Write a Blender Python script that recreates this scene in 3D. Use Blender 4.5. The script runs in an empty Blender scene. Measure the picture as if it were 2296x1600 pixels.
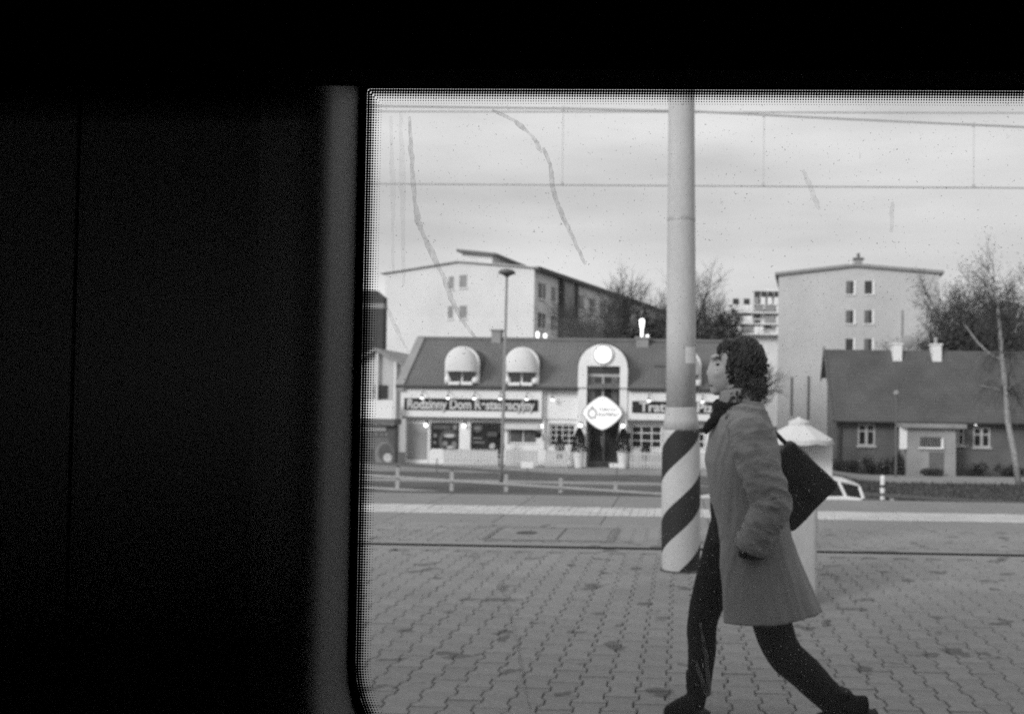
import bpy, bmesh, math, random
from mathutils import Vector, Matrix, Euler, noise
random.seed(7)
PI = math.pi
sc = bpy.context.scene
col = sc.collection

# ------------------------------------------------------------------ camera
F, CX, CY, EYE = 910.0, 654.0, 385.0, 1.36
ROT = Matrix.Rotation(math.radians(1.65), 3, 'Z') @ Matrix.Rotation(PI/2 + math.radians(1.2), 3, 'X') @ Matrix.Rotation(math.radians(.77), 3, 'Z')
cd = bpy.data.cameras.new('camera')
cam = bpy.data.objects.new('camera', cd); col.objects.link(cam)
cd.sensor_width = 36; cd.lens = F/1024*36
cd.shift_x = (512-CX)/1024; cd.shift_y = (CY-356.5)/1024
cd.clip_start = .02; cd.clip_end = 2000
cam.matrix_world = Matrix.Translation((0, 0, EYE)) @ ROT.to_4x4()
cd.dof.use_dof = True; cd.dof.focus_distance = 1.098; cd.dof.aperture_fstop = 8.0
sc.camera = cam
# ------------------------------------------------------------------ world, sun, exposure
SUN_AZ, SUN_EL = math.radians(218), math.radians(24)     # sun stands behind the train, to the left
world = bpy.data.worlds.new('World'); sc.world = world; world.use_nodes = True
wn, wl = world.node_tree.nodes, world.node_tree.links
bg = wn['Background']
sky = wn.new('ShaderNodeTexSky'); sky.sky_type = 'NISHITA'; sky.sun_disc = False
sky.sun_elevation = SUN_EL; sky.sun_rotation = SUN_AZ; sky.air_density = 1.0; sky.dust_density = 4.0
bw = wn.new('ShaderNodeRGBToBW'); wl.new(sky.outputs[0], bw.inputs[0])
tc = wn.new('ShaderNodeTexCoord')
mp = wn.new('ShaderNodeMapping'); mp.inputs['Scale'].default_value = (1.2, 1.2, 6.0); wl.new(tc.outputs['Generated'], mp.inputs[0])
nz = wn.new('ShaderNodeTexNoise'); nz.inputs['Scale'].default_value = 1.6; nz.inputs['Detail'].default_value = 5; nz.inputs['Roughness'].default_value = .5
wl.new(mp.outputs[0], nz.inputs['Vector'])
mr = wn.new('ShaderNodeMapRange'); mr.inputs[1].default_value = .3; mr.inputs[2].default_value = .7; mr.inputs[3].default_value = 4.6; mr.inputs[4].default_value = 8.0
wl.new(nz.outputs['Fac'], mr.inputs[0])
mx = wn.new('ShaderNodeMix'); mx.inputs[0].default_value = .86; wl.new(bw.outputs[0], mx.inputs[2]); wl.new(mr.outputs[0], mx.inputs[3])
wl.new(mx.outputs[0], bg.inputs['Color']); bg.inputs['Strength'].default_value = .110
sd = bpy.data.lights.new('sun', 'SUN'); sd.energy = 1.75; sd.angle = math.radians(18)
sun = bpy.data.objects.new('sun', sd); col.objects.link(sun)
sdir = Vector((math.sin(SUN_AZ)*math.cos(SUN_EL), math.cos(SUN_AZ)*math.cos(SUN_EL), math.sin(SUN_EL)))
sun.rotation_euler = sdir.to_track_quat('Z', 'Y').to_euler()
sc.view_settings.view_transform = 'Standard'; sc.view_settings.look = 'None'
sc.view_settings.exposure = 0.15; sc.view_settings.gamma = 1.0; sc.view_settings.use_curve_mapping = False
sc.cycles.transparent_max_bounces = 24; sc.cycles.max_bounces = 5; sc.cycles.diffuse_bounces = 3; sc.cycles.use_adaptive_sampling = True; sc.cycles.adaptive_threshold = .02; sc.cycles.use_denoising = False

# ------------------------------------------------------------------ helpers
S = 1024/2295.0
def at(x, y, Y):
    d = ROT @ Vector(((x*S-CX)/F, -(y*S-CY)/F, -1.0)); return Vector((0, 0, EYE)) + d*(Y/d.y)
def px(p):
    q = ROT.transposed() @ (Vector(p)-Vector((0, 0, EYE))); return (CX+F*q.x/-q.z, CY-F*q.y/-q.z)

def mat(name, v, rough=.8, var=.12, scale=3.0, bump=.0, bscale=40, metal=0., spec=.3, fine=0., emit=0., stretch=(1, 1, 1)):
    m = bpy.data.materials.new(name); m.use_nodes = True
    n, l = m.node_tree.nodes, m.node_tree.links
    b = n['Principled BSDF']; b.inputs['Roughness'].default_value = rough; b.inputs['Metallic'].default_value = metal
    b.inputs['Specular IOR Level'].default_value = spec
    t = n.new('ShaderNodeTexCoord'); mpn = n.new('ShaderNodeMapping'); mpn.inputs['Scale'].default_value = stretch
    l.new(t.outputs['Object'], mpn.inputs[0])
    a = n.new('ShaderNodeTexNoise'); a.inputs['Scale'].default_value = scale; a.inputs['Detail'].default_value = 6; a.inputs['Roughness'].default_value = .6
    l.new(mpn.outputs[0], a.inputs['Vector'])
    r = n.new('ShaderNodeMapRange'); r.inputs[1].default_value = .25; r.inputs[2].default_value = .75
    r.inputs[3].default_value = v*(1-var); r.inputs[4].default_value = v*(1+var); l.new(a.outputs['Fac'], r.inputs[0])
    out = r.outputs[0]
    if fine:
        f = n.new('ShaderNodeTexNoise'); f.inputs['Scale'].default_value = scale*18; f.inputs['Detail'].default_value = 3; l.new(mpn.outputs[0], f.inputs['Vector'])
        fr = n.new('ShaderNodeMapRange'); fr.inputs[1].default_value = .3; fr.inputs[2].default_value = .7; fr.inputs[3].default_value = 1-fine; fr.inputs[4].default_value = 1+fine
        l.new(f.outputs['Fac'], fr.inputs[0])
        mu = n.new('ShaderNodeMath'); mu.operation = 'MULTIPLY'; l.new(out, mu.inputs[0]); l.new(fr.outputs[0], mu.inputs[1]); out = mu.outputs[0]
    l.new(out, b.inputs['Base Color'])
    if bump:
        bn = n.new('ShaderNodeTexNoise'); bn.inputs['Scale'].default_value = bscale; bn.inputs['Detail'].default_value = 5; l.new(mpn.outputs[0], bn.inputs['Vector'])
        bp = n.new('ShaderNodeBump'); bp.inputs['Strength'].default_value = bump; bp.inputs['Distance'].default_value = .01
        l.new(bn.outputs['Fac'], bp.inputs['Height']); l.new(bp.outputs[0], b.inputs['Normal'])
    if emit:
        b.inputs['Emission Color'].default_value = (1, 1, 1, 1); b.inputs['Emission Strength'].default_value = emit
        m.cycles.emission_sampling = 'NONE'
    m['v'] = v
    return m

def off(o):
    v = Vector((0, 0, 0))
    while o is not None:
        v += o.location; o = o.parent
    return v
def tag(o, label=None, cat=None, group=None, kind=None):
    if label: o['label'] = label
    if cat: o['category'] = cat
    if group: o['group'] = group
    if kind: o['kind'] = kind
    return o
def thing(name, loc, label, cat, group=None):
    o = bpy.data.objects.new(name, None); col.objects.link(o); o.location = loc; o.empty_display_size = .2
    return tag(o, label, cat, group)

class MB:
    def __init__(s): s.v = []; s.f = []
    def add(s, vs, fs):
        b = len(s.v); s.v += [tuple(p) for p in vs]; s.f += [tuple(i+b for i in f) for f in fs]; return s
    def box(s, x0, x1, y0, y1, z0, z1):
        return s.add([(x0, y0, z0), (x1, y0, z0), (x1, y1, z0), (x0, y1, z0), (x0, y0, z1), (x1, y0, z1), (x1, y1, z1), (x0, y1, z1)],
                     [(0, 3, 2, 1), (4, 5, 6, 7), (0, 1, 5, 4), (1, 2, 6, 5), (2, 3, 7, 6), (3, 0, 4, 7)])
    def prism(s, poly, y0, y1):            # polygon in x,z extruded along y
        n = len(poly)
        s.add([(x, y0, z) for x, z in poly]+[(x, y1, z) for x, z in poly],
              [tuple(range(n))[::1], tuple(range(2*n-1, n-1, -1))]+[(i, i+n, (i+1) % n+n, (i+1) % n) for i in range(n)]); return s
    def prismx(s, poly, x0, x1):           # polygon in y,z extruded along x
        n = len(poly)
        s.add([(x0, y, z) for y, z in poly]+[(x1, y, z) for y, z in poly],
              [tuple(range(n-1, -1, -1)), tuple(range(n, 2*n))]+[(i, (i+1) % n, (i+1) % n+n, i+n) for i in range(n)]); return s
    def loft(s, rings, cap=True, closed=True):
        n = len(rings[0]); vs = [p for r in rings for p in r]; fs = []
        m = n if closed else n-1
        for k in range(len(rings)-1):
            for i in range(m):
                j = (i+1) % n; fs.append((k*n+i, k*n+j, (k+1)*n+j, (k+1)*n+i))
        if cap and closed:
            fs.append(tuple(range(n-1, -1, -1))); fs.append(tuple(range((len(rings)-1)*n, len(rings)*n)))
        return s.add(vs, fs)
    def tube(s, pts, rad, n=8, cap=True):
        pts = [Vector(p) for p in pts]; rs = rad if isinstance(rad, (list, tuple)) else [rad]*len(pts)
        rings = []; up = None
        for i, p in enumerate(pts):
            d = (pts[min(i+1, len(pts)-1)]-pts[max(i-1, 0)]).normalized()
            if up is None:
                up = Vector((0, 0, 1)) if abs(d.z) < .9 else Vector((1, 0, 0))
            a = d.cross(up)
            if a.length < 1e-5: a = d.cross(Vector((0, 1, 0)))
            a.normalize(); b = a.cross(d).normalized(); up = b
            rings.append([p+a*(rs[i]*math.cos(2*PI*k/n))+b*(rs[i]*math.sin(2*PI*k/n)) for k in range(n)])
        return s.loft(rings, cap)
    def lathe(s, c, prof, n=16):           # profile of (r, z) about a vertical axis through c
        return s.loft([[(c[0]+r*math.cos(2*PI*k/n), c[1]+r*math.sin(2*PI*k/n), c[2]+z) for k in range(n)] for r, z in prof])
    def ball(s, c, rx, ry=None, rz=None, n=12, m=8, fn=None):
        ry = ry or rx; rz = rz or rx
        rings = []
        for i in range(1, m):
            t = PI*i/m; ring = []
            for k in range(n):
                a = 2*PI*k/n; d = Vector((math.sin(t)*math.cos(a), math.sin(t)*math.sin(a), -math.cos(t)))
                q = fn(d) if fn else 1.0
                ring.append((c[0]+rx*d.x*q, c[1]+ry*d.y*q, c[2]+rz*d.z*q))
            rings.append(ring)
        return s.loft(rings)
    def build(s, name, m, parent=None, smooth=False, kind=None):
        o0 = off(parent)
        me = bpy.data.meshes.new(name); me.from_pydata([(a-o0.x, b-o0.y, c-o0.z) for a, b, c in s.v], [], s.f)
        bm = bmesh.new(); bm.from_mesh(me); bmesh.ops.recalc_face_normals(bm, faces=bm.faces); bm.to_mesh(me); bm.free()
        me.materials.append(m)
        if smooth:
            me.polygons.foreach_set('use_smooth', [True]*len(me.polygons))
        o = bpy.data.objects.new(name, me); col.objects.link(o)
        if parent is not None: o.parent = parent
        if kind: o['kind'] = kind
        return o
def bevel(o, w=.01, seg=2):
    md = o.modifiers.new('bevel', 'BEVEL'); md.width = w; md.segments = seg; md.limit_method = 'ANGLE'; return o
def inst(src, parent, loc, rz=0):          # a copy that shares its mesh
    c = src.copy(); col.objects.link(c); c.parent = parent; c.location = loc; c.rotation_euler = (0, 0, rz); return c
def text(name, s, size, m, parent, c, width=None, depth=.012, fat=.012):
    cu = bpy.data.curves.new(name, 'FONT'); cu.body = s; cu.size = size; cu.align_x = 'CENTER'; cu.align_y = 'CENTER'; cu.extrude = depth; cu.offset = fat
    t = bpy.data.objects.new(name, cu); col.objects.link(t)
    bpy.context.view_layer.update()
    me = bpy.data.meshes.new_from_object(t.evaluated_get(bpy.context.evaluated_depsgraph_get())); bpy.data.objects.remove(t)
    xs = [v.co.x for v in me.vertices]; k = width/(max(xs)-min(xs)) if width else 1
    o0 = off(parent); cxm = (max(xs)+min(xs))/2
    for v in me.vertices:
        x, y, z = v.co; v.co = (c[0]+(x-cxm)*k-o0.x, c[1]-z-o0.y, c[2]+y-o0.z)
    me.materials.clear(); me.materials.append(m)
    o = bpy.data.objects.new(name, me); col.objects.link(o); o.parent = parent; return o

# ------------------------------------------------------------------ materials
M = {}
M['white'] = mat('white_plaster', .84, .8, .07, 1.2, .2, 30, fine=.03)
M['trim'] = mat('white_paint', .84, .5, .05, 2)
M['dark'] = mat('dark_grey', .06, .6, .2, 3)
M['black'] = mat('black_paint', .022, .5, .3, 4)
M['glassdark'] = mat('dark_window', .03, .08, .5, 2.5, spec=.6)
M['glassmid'] = mat('curtained_window', .13, .15, .5, 4, spec=.5)
M['roofr'] = mat('ribbed_roof', .15, .65, .2, 1.0, fine=.06)
M['roofc'] = mat('old_roof_tiles', .105, .9, .25, .8, .3, 20, fine=.2)
M['conc'] = mat('concrete', .3, .85, .15, 1.2, .25, 60, fine=.1)
M['concpole'] = mat('concrete_pole', .5, .85, .14, 2.0, .25, 50, fine=.05, stretch=(1, 1, .5))
M['asph'] = mat('asphalt', .11, .9, .25, .5, .2, 40, fine=.1)
M['walk'] = mat('sidewalk', .3, .9, .15, .7, fine=.08)
M['soil'] = mat('soil', .085, .95, .3, 2)
M['grass'] = mat('grass', .055, .9, .35, 2.0)
M['metal'] = mat('galvanised_rail', .42, .5, .15, 4, metal=.2)
M['metald'] = mat('weathered_rail', .14, .5, .15, 4, metal=.2)
M['wire'] = mat('wire', .5, .5, .1, 3)
M['bark'] = mat('bark', .06, .9, .3, 3)
M['birch'] = mat('birch_bark', .33, .8, .45, 6, stretch=(1, 1, 3))
M['leaf'] = mat('evergreen_leaf', .045, .7, .4, 5)
M['blockl'] = mat('pale_render', .72, .85, .08, .25, fine=.03)
M['blockls'] = mat('grey_facade', .72, .85, .14, .5)
M['blockr'] = mat('grey_render', .53, .85, .16, .16, fine=.04)
M['cott'] = mat('cottage_render', .14, .9, .3, .7, .2, 20, fine=.08)
M['pale'] = mat('pale_render_porch', .34, .9, .2, .9)
M['lamp'] = mat('lit_bulb', .8, .4, .0, 1, emit=2.2)
M['litsign'] = mat('lit_sign_face', .8, .4, .02, 2, emit=.42)
M['globe'] = mat('lit_globe', .8, .4, .0, 2, emit=1.3)
M['letter'] = mat('sign_lettering', .62, .5, .05, 3)
M['greytxt'] = mat('pale_grey_print', .22, .6, .05, 3)
M['board'] = mat('sign_board', .022, .6, .1, 3)
M['coat'] = mat('coat_cloth', .26, .95, .2, 4, .25, 160, fine=.05)
M['cloth'] = mat('black_cloth', .009, .95, .3, 8, .2, 200)
M['bag'] = mat('black_bag_leather', .022, .55, .3, 6, .2, 80)
M['skin'] = mat('skin', .42, .55, .06, 8)
M['hair'] = mat('dark_hair', .028, .55, .4, 20)
M['car'] = mat('white_car_paint', .75, .25, .02, 2, spec=.5)
M['carglass'] = mat('tinted_car_glass', .02, .35, .1, 3, spec=.15)
M['picket'] = mat('weathered_white_paint', .5, .7, .15, 4)
M['mast'] = mat('painted_mast', .26, .6, .1, 3)
M['tyre'] = mat('tyre', .02, .8, .1, 5)
M['panel'] = mat('train_panel', .16, .42, .08, 2, .05, 120, spec=.4)
M['reveal'] = mat('window_reveal_plastic', .31, .5, .08, 3)
M['rubber'] = mat('black_rubber', .004, .9, .1, 5, spec=.05)
M['canvas'] = mat('white_canvas', .66, .8, .06, 2)
M['plant'] = mat('dark_foliage', .025, .8, .5, 9)
M['pot'] = mat('white_pot', .72, .5, .05, 3)

# pavers: one material, tone differs from stone to stone, damp patches
m = M['paver'] = mat('paver', .27, .85, .14, 1.3, .35, 120, fine=.10)
n, l = m.node_tree.nodes, m.node_tree.links
b = n['Principled BSDF']; src = b.inputs['Base Color'].links[0].from_socket
oi = n.new('ShaderNodeObjectInfo'); att = n.new('ShaderNodeAttribute'); att.attribute_name = 'tone'
ad = n.new('ShaderNodeMath'); ad.operation = 'ADD'; l.new(oi.outputs['Random'], ad.inputs[0]); l.new(att.outputs['Fac'], ad.inputs[1])
fr = n.new('ShaderNodeMath'); fr.operation = 'FRACT'; l.new(ad.outputs[0], fr.inputs[0])
rr = n.new('ShaderNodeMapRange'); rr.inputs[3].default_value = .94; rr.inputs[4].default_value = 1.06; l.new(fr.outputs[0], rr.inputs[0])
mu = n.new('ShaderNodeMath'); mu.operation = 'MULTIPLY'; l.new(src, mu.inputs[0]); l.new(rr.outputs[0], mu.inputs[1])
ge = n.new('ShaderNodeNewGeometry'); dn = n.new('ShaderNodeTexNoise'); dn.inputs['Scale'].default_value = 3.6; dn.inputs['Detail'].default_value = 3; dn.inputs['Roughness'].default_value = .5
l.new(ge.outputs['Position'], dn.inputs['Vector'])
dr = n.new('ShaderNodeMapRange'); dr.inputs[1].default_value = .622; dr.inputs[2].default_value = .65; dr.inputs[3].default_value = 1; dr.inputs[4].default_value = .52; l.new(dn.outputs['Fac'], dr.inputs[0])
mu2 = n.new('ShaderNodeMath'); mu2.operation = 'MULTIPLY'; l.new(mu.outputs[0], mu2.inputs[0]); l.new(dr.outputs[0], mu2.inputs[1])
l.new(mu2.outputs[0], b.inputs['Base Color'])

# striped sleeve of the pole: slanted black tape on grey paint
m = M['stripe'] = mat('striped_paint', .5, .7, .1, 3, fine=.06)
n, l = m.node_tree.nodes, m.node_tree.links
b = n['Principled BSDF']; src = b.inputs['Base Color'].links[0].from_socket
t = n.new('ShaderNodeTexCoord'); sp = n.new('ShaderNodeSeparateXYZ'); l.new(t.outputs['Object'], sp.inputs[0])
an = n.new('ShaderNodeMath'); an.operation = 'ARCTAN2'
ng = n.new('ShaderNodeMath'); ng.operation = 'MULTIPLY'; ng.inputs[1].default_value = -1; l.new(sp.outputs[1], ng.inputs[0])
l.new(sp.outputs[0], an.inputs[0]); l.new(ng.outputs[0], an.inputs[1])        # 0 towards the train, + to the right
k1 = n.new('ShaderNodeMath'); k1.operation = 'MULTIPLY'; k1.inputs[1].default_value = .145; l.new(an.outputs[0], k1.inputs[0])
k2 = n.new('ShaderNodeMath'); k2.operation = 'SUBTRACT'; l.new(sp.outputs[2], k2.inputs[0]); l.new(k1.outputs[0], k2.inputs[1])
k3 = n.new('ShaderNodeMath'); k3.operation = 'DIVIDE'; k3.inputs[1].default_value = .585; l.new(k2.outputs[0], k3.inputs[0])
k4 = n.new('ShaderNodeMath'); k4.operation = 'ADD'; k4.inputs[1].default_value = 10.42; l.new(k3.outputs[0], k4.inputs[0])
k5 = n.new('ShaderNodeMath'); k5.operation = 'FRACT'; l.new(k4.outputs[0], k5.inputs[0])
k6 = n.new('ShaderNodeMath'); k6.operation = 'LESS_THAN'; k6.inputs[1].default_value = .47; l.new(k5.outputs[0], k6.inputs[0])
wn_ = n.new('ShaderNodeTexNoise'); wn_.inputs['Scale'].default_value = 16; wn_.inputs['Detail'].default_value = 8; wn_.inputs['Roughness'].default_value = .7; l.new(t.outputs['Object'], wn_.inputs['Vector'])
wr_ = n.new('ShaderNodeMapRange'); wr_.inputs[1].default_value = .27; wr_.inputs[2].default_value = .35; l.new(wn_.outputs['Fac'], wr_.inputs[0])
k7 = n.new('ShaderNodeMath'); k7.operation = 'MULTIPLY'; l.new(k6.outputs[0], k7.inputs[0]); l.new(wr_.outputs[0], k7.inputs[1]); k6 = k7
mxs = n.new('ShaderNodeMix'); mxs.data_type = 'FLOAT'; l.new(k6.outputs[0], mxs.inputs[0]); l.new(src, mxs.inputs[2]); mxs.inputs[3].default_value = .022
l.new(mxs.outputs[0], b.inputs['Base Color'])

# window glass: clear sheet with a thin film of dirt
def glassmat(name, film, streak=False):
    m = bpy.data.materials.new(name); m.use_nodes = True
    n, l = m.node_tree.nodes, m.node_tree.links; n.remove(n['Principled BSDF'])
    out = n['Material Output']; tr = n.new('ShaderNodeBsdfTransparent'); gl = n.new('ShaderNodeBsdfGlossy'); gl.inputs['Roughness'].default_value = .02
    lw = n.new('ShaderNodeFresnel'); lw.inputs['IOR'].default_value = 1.3
    m1 = n.new('ShaderNodeMixShader'); l.new(lw.outputs[0], m1.inputs[0]); l.new(tr.outputs[0], m1.inputs[1]); l.new(gl.outputs[0], m1.inputs[2])
    df = n.new('ShaderNodeBsdfDiffuse'); df.inputs[0].default_value = (.3, .3, .3, 1); tl = n.new('ShaderNodeBsdfTranslucent'); tl.inputs[0].default_value = (.55, .55, .55, 1)
    ds = n.new('ShaderNodeMixShader'); ds.inputs[0].default_value = .7; l.new(df.outputs[0], ds.inputs[1]); l.new(tl.outputs[0], ds.inputs[2])
    t = n.new('ShaderNodeTexCoord')
    def noise(scale, st, lo, hi, a, bb, det=4):
        mpn = n.new('ShaderNodeMapping'); mpn.inputs['Scale'].default_value = st; l.new(t.outputs['Object'], mpn.inputs[0])
        x = n.new('ShaderNodeTexNoise'); x.inputs['Scale'].default_value = scale; x.inputs['Detail'].default_value = det; l.new(mpn.outputs[0], x.inputs['Vector'])
        r = n.new('ShaderNodeMapRange'); r.inputs[1].default_value = lo; r.inputs[2].default_value = hi; r.inputs[3].default_value = a; r.inputs[4].default_value = bb
        l.new(x.outputs['Fac'], r.inputs[0]); return r.outputs[0]
    def plus(a, bb):
        x = n.new('ShaderNodeMath'); x.operation = 'ADD'; x.use_clamp = True; l.new(a, x.inputs[0]); l.new(bb, x.inputs[1]); return x.outputs[0]
    if streak:
        f = noise(230, (1, 1, .6), .34, .66, film*.45, film*1.35)
    else:
        f = noise(9, (1, 1, .25), .3, .75, film*.5, film*2.0, 6)
        f = plus(f, noise(330, (1, 1, 1), .735, .78, 0, .5, 1))
        f = plus(f, noise(60, (1.6, 1, 1), .74, .80, 0, .16, 2))
    m2 = n.new('ShaderNodeMixShader'); l.new(f, m2.inputs[0]); l.new(m1.outputs[0], m2.inputs[1]); l.new(ds.outputs[0], m2.inputs[2])
    l.new(m2.outputs[0], out.inputs[0]); return m
M['glass'] = glassmat('train_window_glass', .019)
M['streak'] = glassmat('dried_dirt_film', .17, True)
M['streakff'] = glassmat('very_faint_dirt_film', .04, True)
M['streakf'] = glassmat('faint_dirt_film', .075, True)

# ================================================================== SETTING
def smooth(a, b_, x):
    t_ = max(0, min(1, (x-a)/(b_-a))); return t_*t_*(3-2*t_)
def hz(X, Y):
    bank = -1.0-.78*smooth(2, 9, X)
    if Y < 24: return -1.55+(bank+1.55)*smooth(22.6, 23.8, Y)
    return bank-.5*smooth(60, 200, Y)
# ground: one sheet reaching the horizon
xs = [-900, -400, -150, -60, -30, -20] + [-16+1.0*i for i in range(37)] + [25, 30, 45, 80, 200, 500, 900]
ys = [-200, -40, -8, 0, 8, 14, 18, 22, 22.6, 22.9, 23.2, 23.5, 23.8, 24.2, 26, 28, 30, 33, 36, 38, 41, 44, 50, 60, 80, 110, 150, 200, 400, 900, 1500]
g = MB(); nx = len(xs)
g.v = [(x, y, hz(x, y)) for y in ys for x in xs]
g.f = [(j*nx+i, j*nx+i+1, (j+1)*nx+i+1, (j+1)*nx+i) for j in range(len(ys)-1) for i in range(nx-1)]
ground = g.build('ground', M['asph'], smooth=True); ground['kind'] = 'structure'
def strip(name, m, x0, x1, y0, y1, dz, h=.0, kind='structure', stp=.6):
    s = MB(); n_ = int((x1-x0)/stp)+1; X = [x0+(x1-x0)*i/n_ for i in range(n_+1)]
    rings = []
    for x in X:
        ya, yb = (y0(x), y1(x)) if callable(y0) else (y0, y1)
        rings.append([(x, ya, hz(x, ya)+dz-h-.05), (x, ya, hz(x, ya)+dz), (x, yb, hz(x, yb)+dz), (x, yb, hz(x, yb)+dz-h-.05)])
    s.loft(rings, closed=True); o = s.build(name, m); o['kind'] = kind; return o
strip('sidewalk', M['walk'], -14, 5.0, 30.4, 32.95, .10, .1)
strip('sidewalk', M['walk'], 5.6, 40, 38.6, 41.2, .12, .1)
strip('road', M['asph'], -30, 40, 25.0, 30.2, .006)
strip('path', M['walk'], -30, 4.4, 26.6, 27.5, .014)
gm = MB(); rnd = random.Random(3)
strip('verge', M['soil'], 5.6, 40, 28.6, 38.4, .02)
for i in range(9000):
    x = rnd.uniform(5.6, 24); y = rnd.uniform(28.7, 38.3); z = hz(x, y)+.02; a = rnd.uniform(0, PI); h_ = rnd.uniform(.05, .16); w_ = .02
    dx, dy = math.cos(a)*w_, math.sin(a)*w_; lx = rnd.uniform(-.05, .05)
    gm.add([(x-dx, y-dy, z), (x+dx, y+dy, z), (x+lx, y+lx, z+h_)], [(0, 1, 2)])
tag(gm.build('grass', M['grass']), 'dark rough grass on the verge before the low cottage', 'grass', kind='stuff')

# platform
pf = MB().box(-30, 30, 1.25, 13.42, -1.75, -.045).build('platform', M['soil']); pf['kind'] = 'structure'
PXH, PL, PP = .0825, .1, .1425
def paver_outline(gap):
    xw, xn, y1, ya, yb = PXH-gap, PXH-.0225-gap, PL-gap*.6, .064, .036
    return [(-xw, -y1), (xw, -y1), (xw, -ya), (xn, -yb), (xn, yb), (xw, ya), (xw, y1), (-xw, y1), (-xw, ya), (-xn, yb), (-xn, -yb), (-xw, -ya)]
def paver_geom(ox=0, oy=0, oz=0, tx=0, ty=0, low=False):
    o1 = paver_outline(.0032); o2 = paver_outline(.0068)
    r = [[(x+ox, y+oy, oz-.03) for x, y in o1], [(x+ox, y+oy, oz-.004+tx*x+ty*y) for x, y in o1], [(x+ox, y+oy, oz+tx*x+ty*y) for x, y in o2]]
    vs = [p for q in r for p in q]; fs = []
    for k in range(2):
        for i in range(12): fs.append((k*12+i, k*12+(i+1) % 12, (k+1)*12+(i+1) % 12, (k+1)*12+i))
    fs.append(tuple(range(24, 36))); return vs, fs
cells = []
for ci in range(-52, 53):
    for ri in range(0, 45):
        X = ci*PP+.03; Y = 1.36+ri*.2+(.1 if ci % 2 else 0)
        if Y < 8.32 or (Y > 8.88 and Y < 10.06): cells.append((X, Y))
def vis(c):
    u, v = px((c[0], c[1], 0)); return 372 < u < 1030 and v < 722
near = sorted([c for c in cells if vis(c)], key=lambda c: c[1])[:300]; nearset = set(near)
proto = None
for (X, Y) in near:
    if proto is None:
        mbp = MB(); mbp.add(*paver_geom()); proto = mbp.build('paver', M['paver'], None); proto.parent = pf; o = proto
    else:
        o = proto.copy(); col.objects.link(o)
    o.location = (X, Y, rnd.uniform(-.002, .0015)); o.rotation_euler = (rnd.gauss(0, .007), rnd.gauss(0, .007), rnd.gauss(0, .006))
fld = MB(); tone = []
for c in cells:
    if c in nearset: continue
    vs, fs = paver_geom(c[0]+rnd.gauss(0, .0008), c[1], rnd.uniform(-.002, .0015), rnd.gauss(0, .007), rnd.gauss(0, .007)); fld.add(vs, fs); tone += [rnd.random()]*len(fs)
fo = fld.build('paver', M['paver'], pf, kind='stuff')
ta = fo.data.attributes.new('tone', 'FLOAT', 'FACE'); ta.data.foreach_set('value', tone)
# drain channel, its lips, the smooth edge slabs and the band of white blocks
dm = MB().box(-30, 30, 8.545, 8.68, -.06, -.0005); dm.build('drain_channel', M['rubber'], pf)
MB().box(-30, 30, 8.355, 8.543, -.06, .0015).build('channel_kerb', M['paver'], pf)
MB().box(-30, 30, 8.682, 8.86, -.06, .0015).build('channel_kerb', M['paver'], pf); MB().box(-30, 30, 10.207, 10.238, -.06, -.001).build('drain_channel', M['rubber'], pf); MB().box(-30, 30, 10.02, 10.205, -.06, .004).build('channel_kerb', M['paver'], pf)
M['slab'] = mat('edge_slab', .25, .85, .12, .9, .2, 70, fine=.08)
for (y0, y1) in ((10.24, 11.12), (11.95, 13.46)):
    sl = None
    for i in range(-9, 9):
        if sl is None:
            q = MB().box(.004, 1.226, y0, y1, -.12, 0); sl = q.build('edge_slab', M['slab'], pf); bevel(sl, .006, 1); o = sl
        else:
            o = sl.copy(); col.objects.link(o)
        o.location = (i*1.23+.35, 0, rnd.uniform(-.002, .002))
M['whiteblock'] = mat('white_block', .55, .8, .18, 2.5, fine=.16)
tb = MB()
for i in range(-110, 111):
    for j in range(2):
        x = i*.1; y = 11.13+j*.405; z = rnd.uniform(-.004, .004)
        tb.prismx([(y+.006, -.05), (y+.399, -.05), (y+.399, z), (y+.385, z+.006), (y+.02, z+.006), (y+.006, z)], x+.003, x+.097)
tb.box(-11, 11.1, 11.13, 11.94, -.09, -.012); tb.build('white_block', M['whiteblock'], pf, kind='stuff')

# inspection cover let into the paving
cv = thing('inspection_cover', at(1240, 1197, 9.45)*1, 'flat rectangular inspection cover let into the paving before the striped pole', 'cover')
cv.location.z = 0; cxm, cym = cv.location.x, 9.45
fr_ = MB()
for a in (( -.66, .66, -.47, -.42), (-.66, .66, .42, .47), (-.66, -.61, -.42, .42), (.61, .66, -.42, .42)):
    fr_.box(cxm+a[0], cxm+a[1], cym+a[2], cym+a[3], -.02, .006)
fr_.build('frame', M['metald'], cv)
bevel(MB().box(cxm-.585, cxm+.585, cym-.395, cym+.395, -.02, .008).build('plate', M['slab'], cv), .004, 1)
MB().lathe((cxm-.28, cym+.02, .006), [(.0, 0), (.11, 0), (.11, .006), (0.001, .006)], 14).build('handle_recess', M['black'], cv)
MB().box(cxm+.08, cxm+.10, cym-.39, cym+.39, .004, .0095).build('joint', M['black'], cv)

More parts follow.
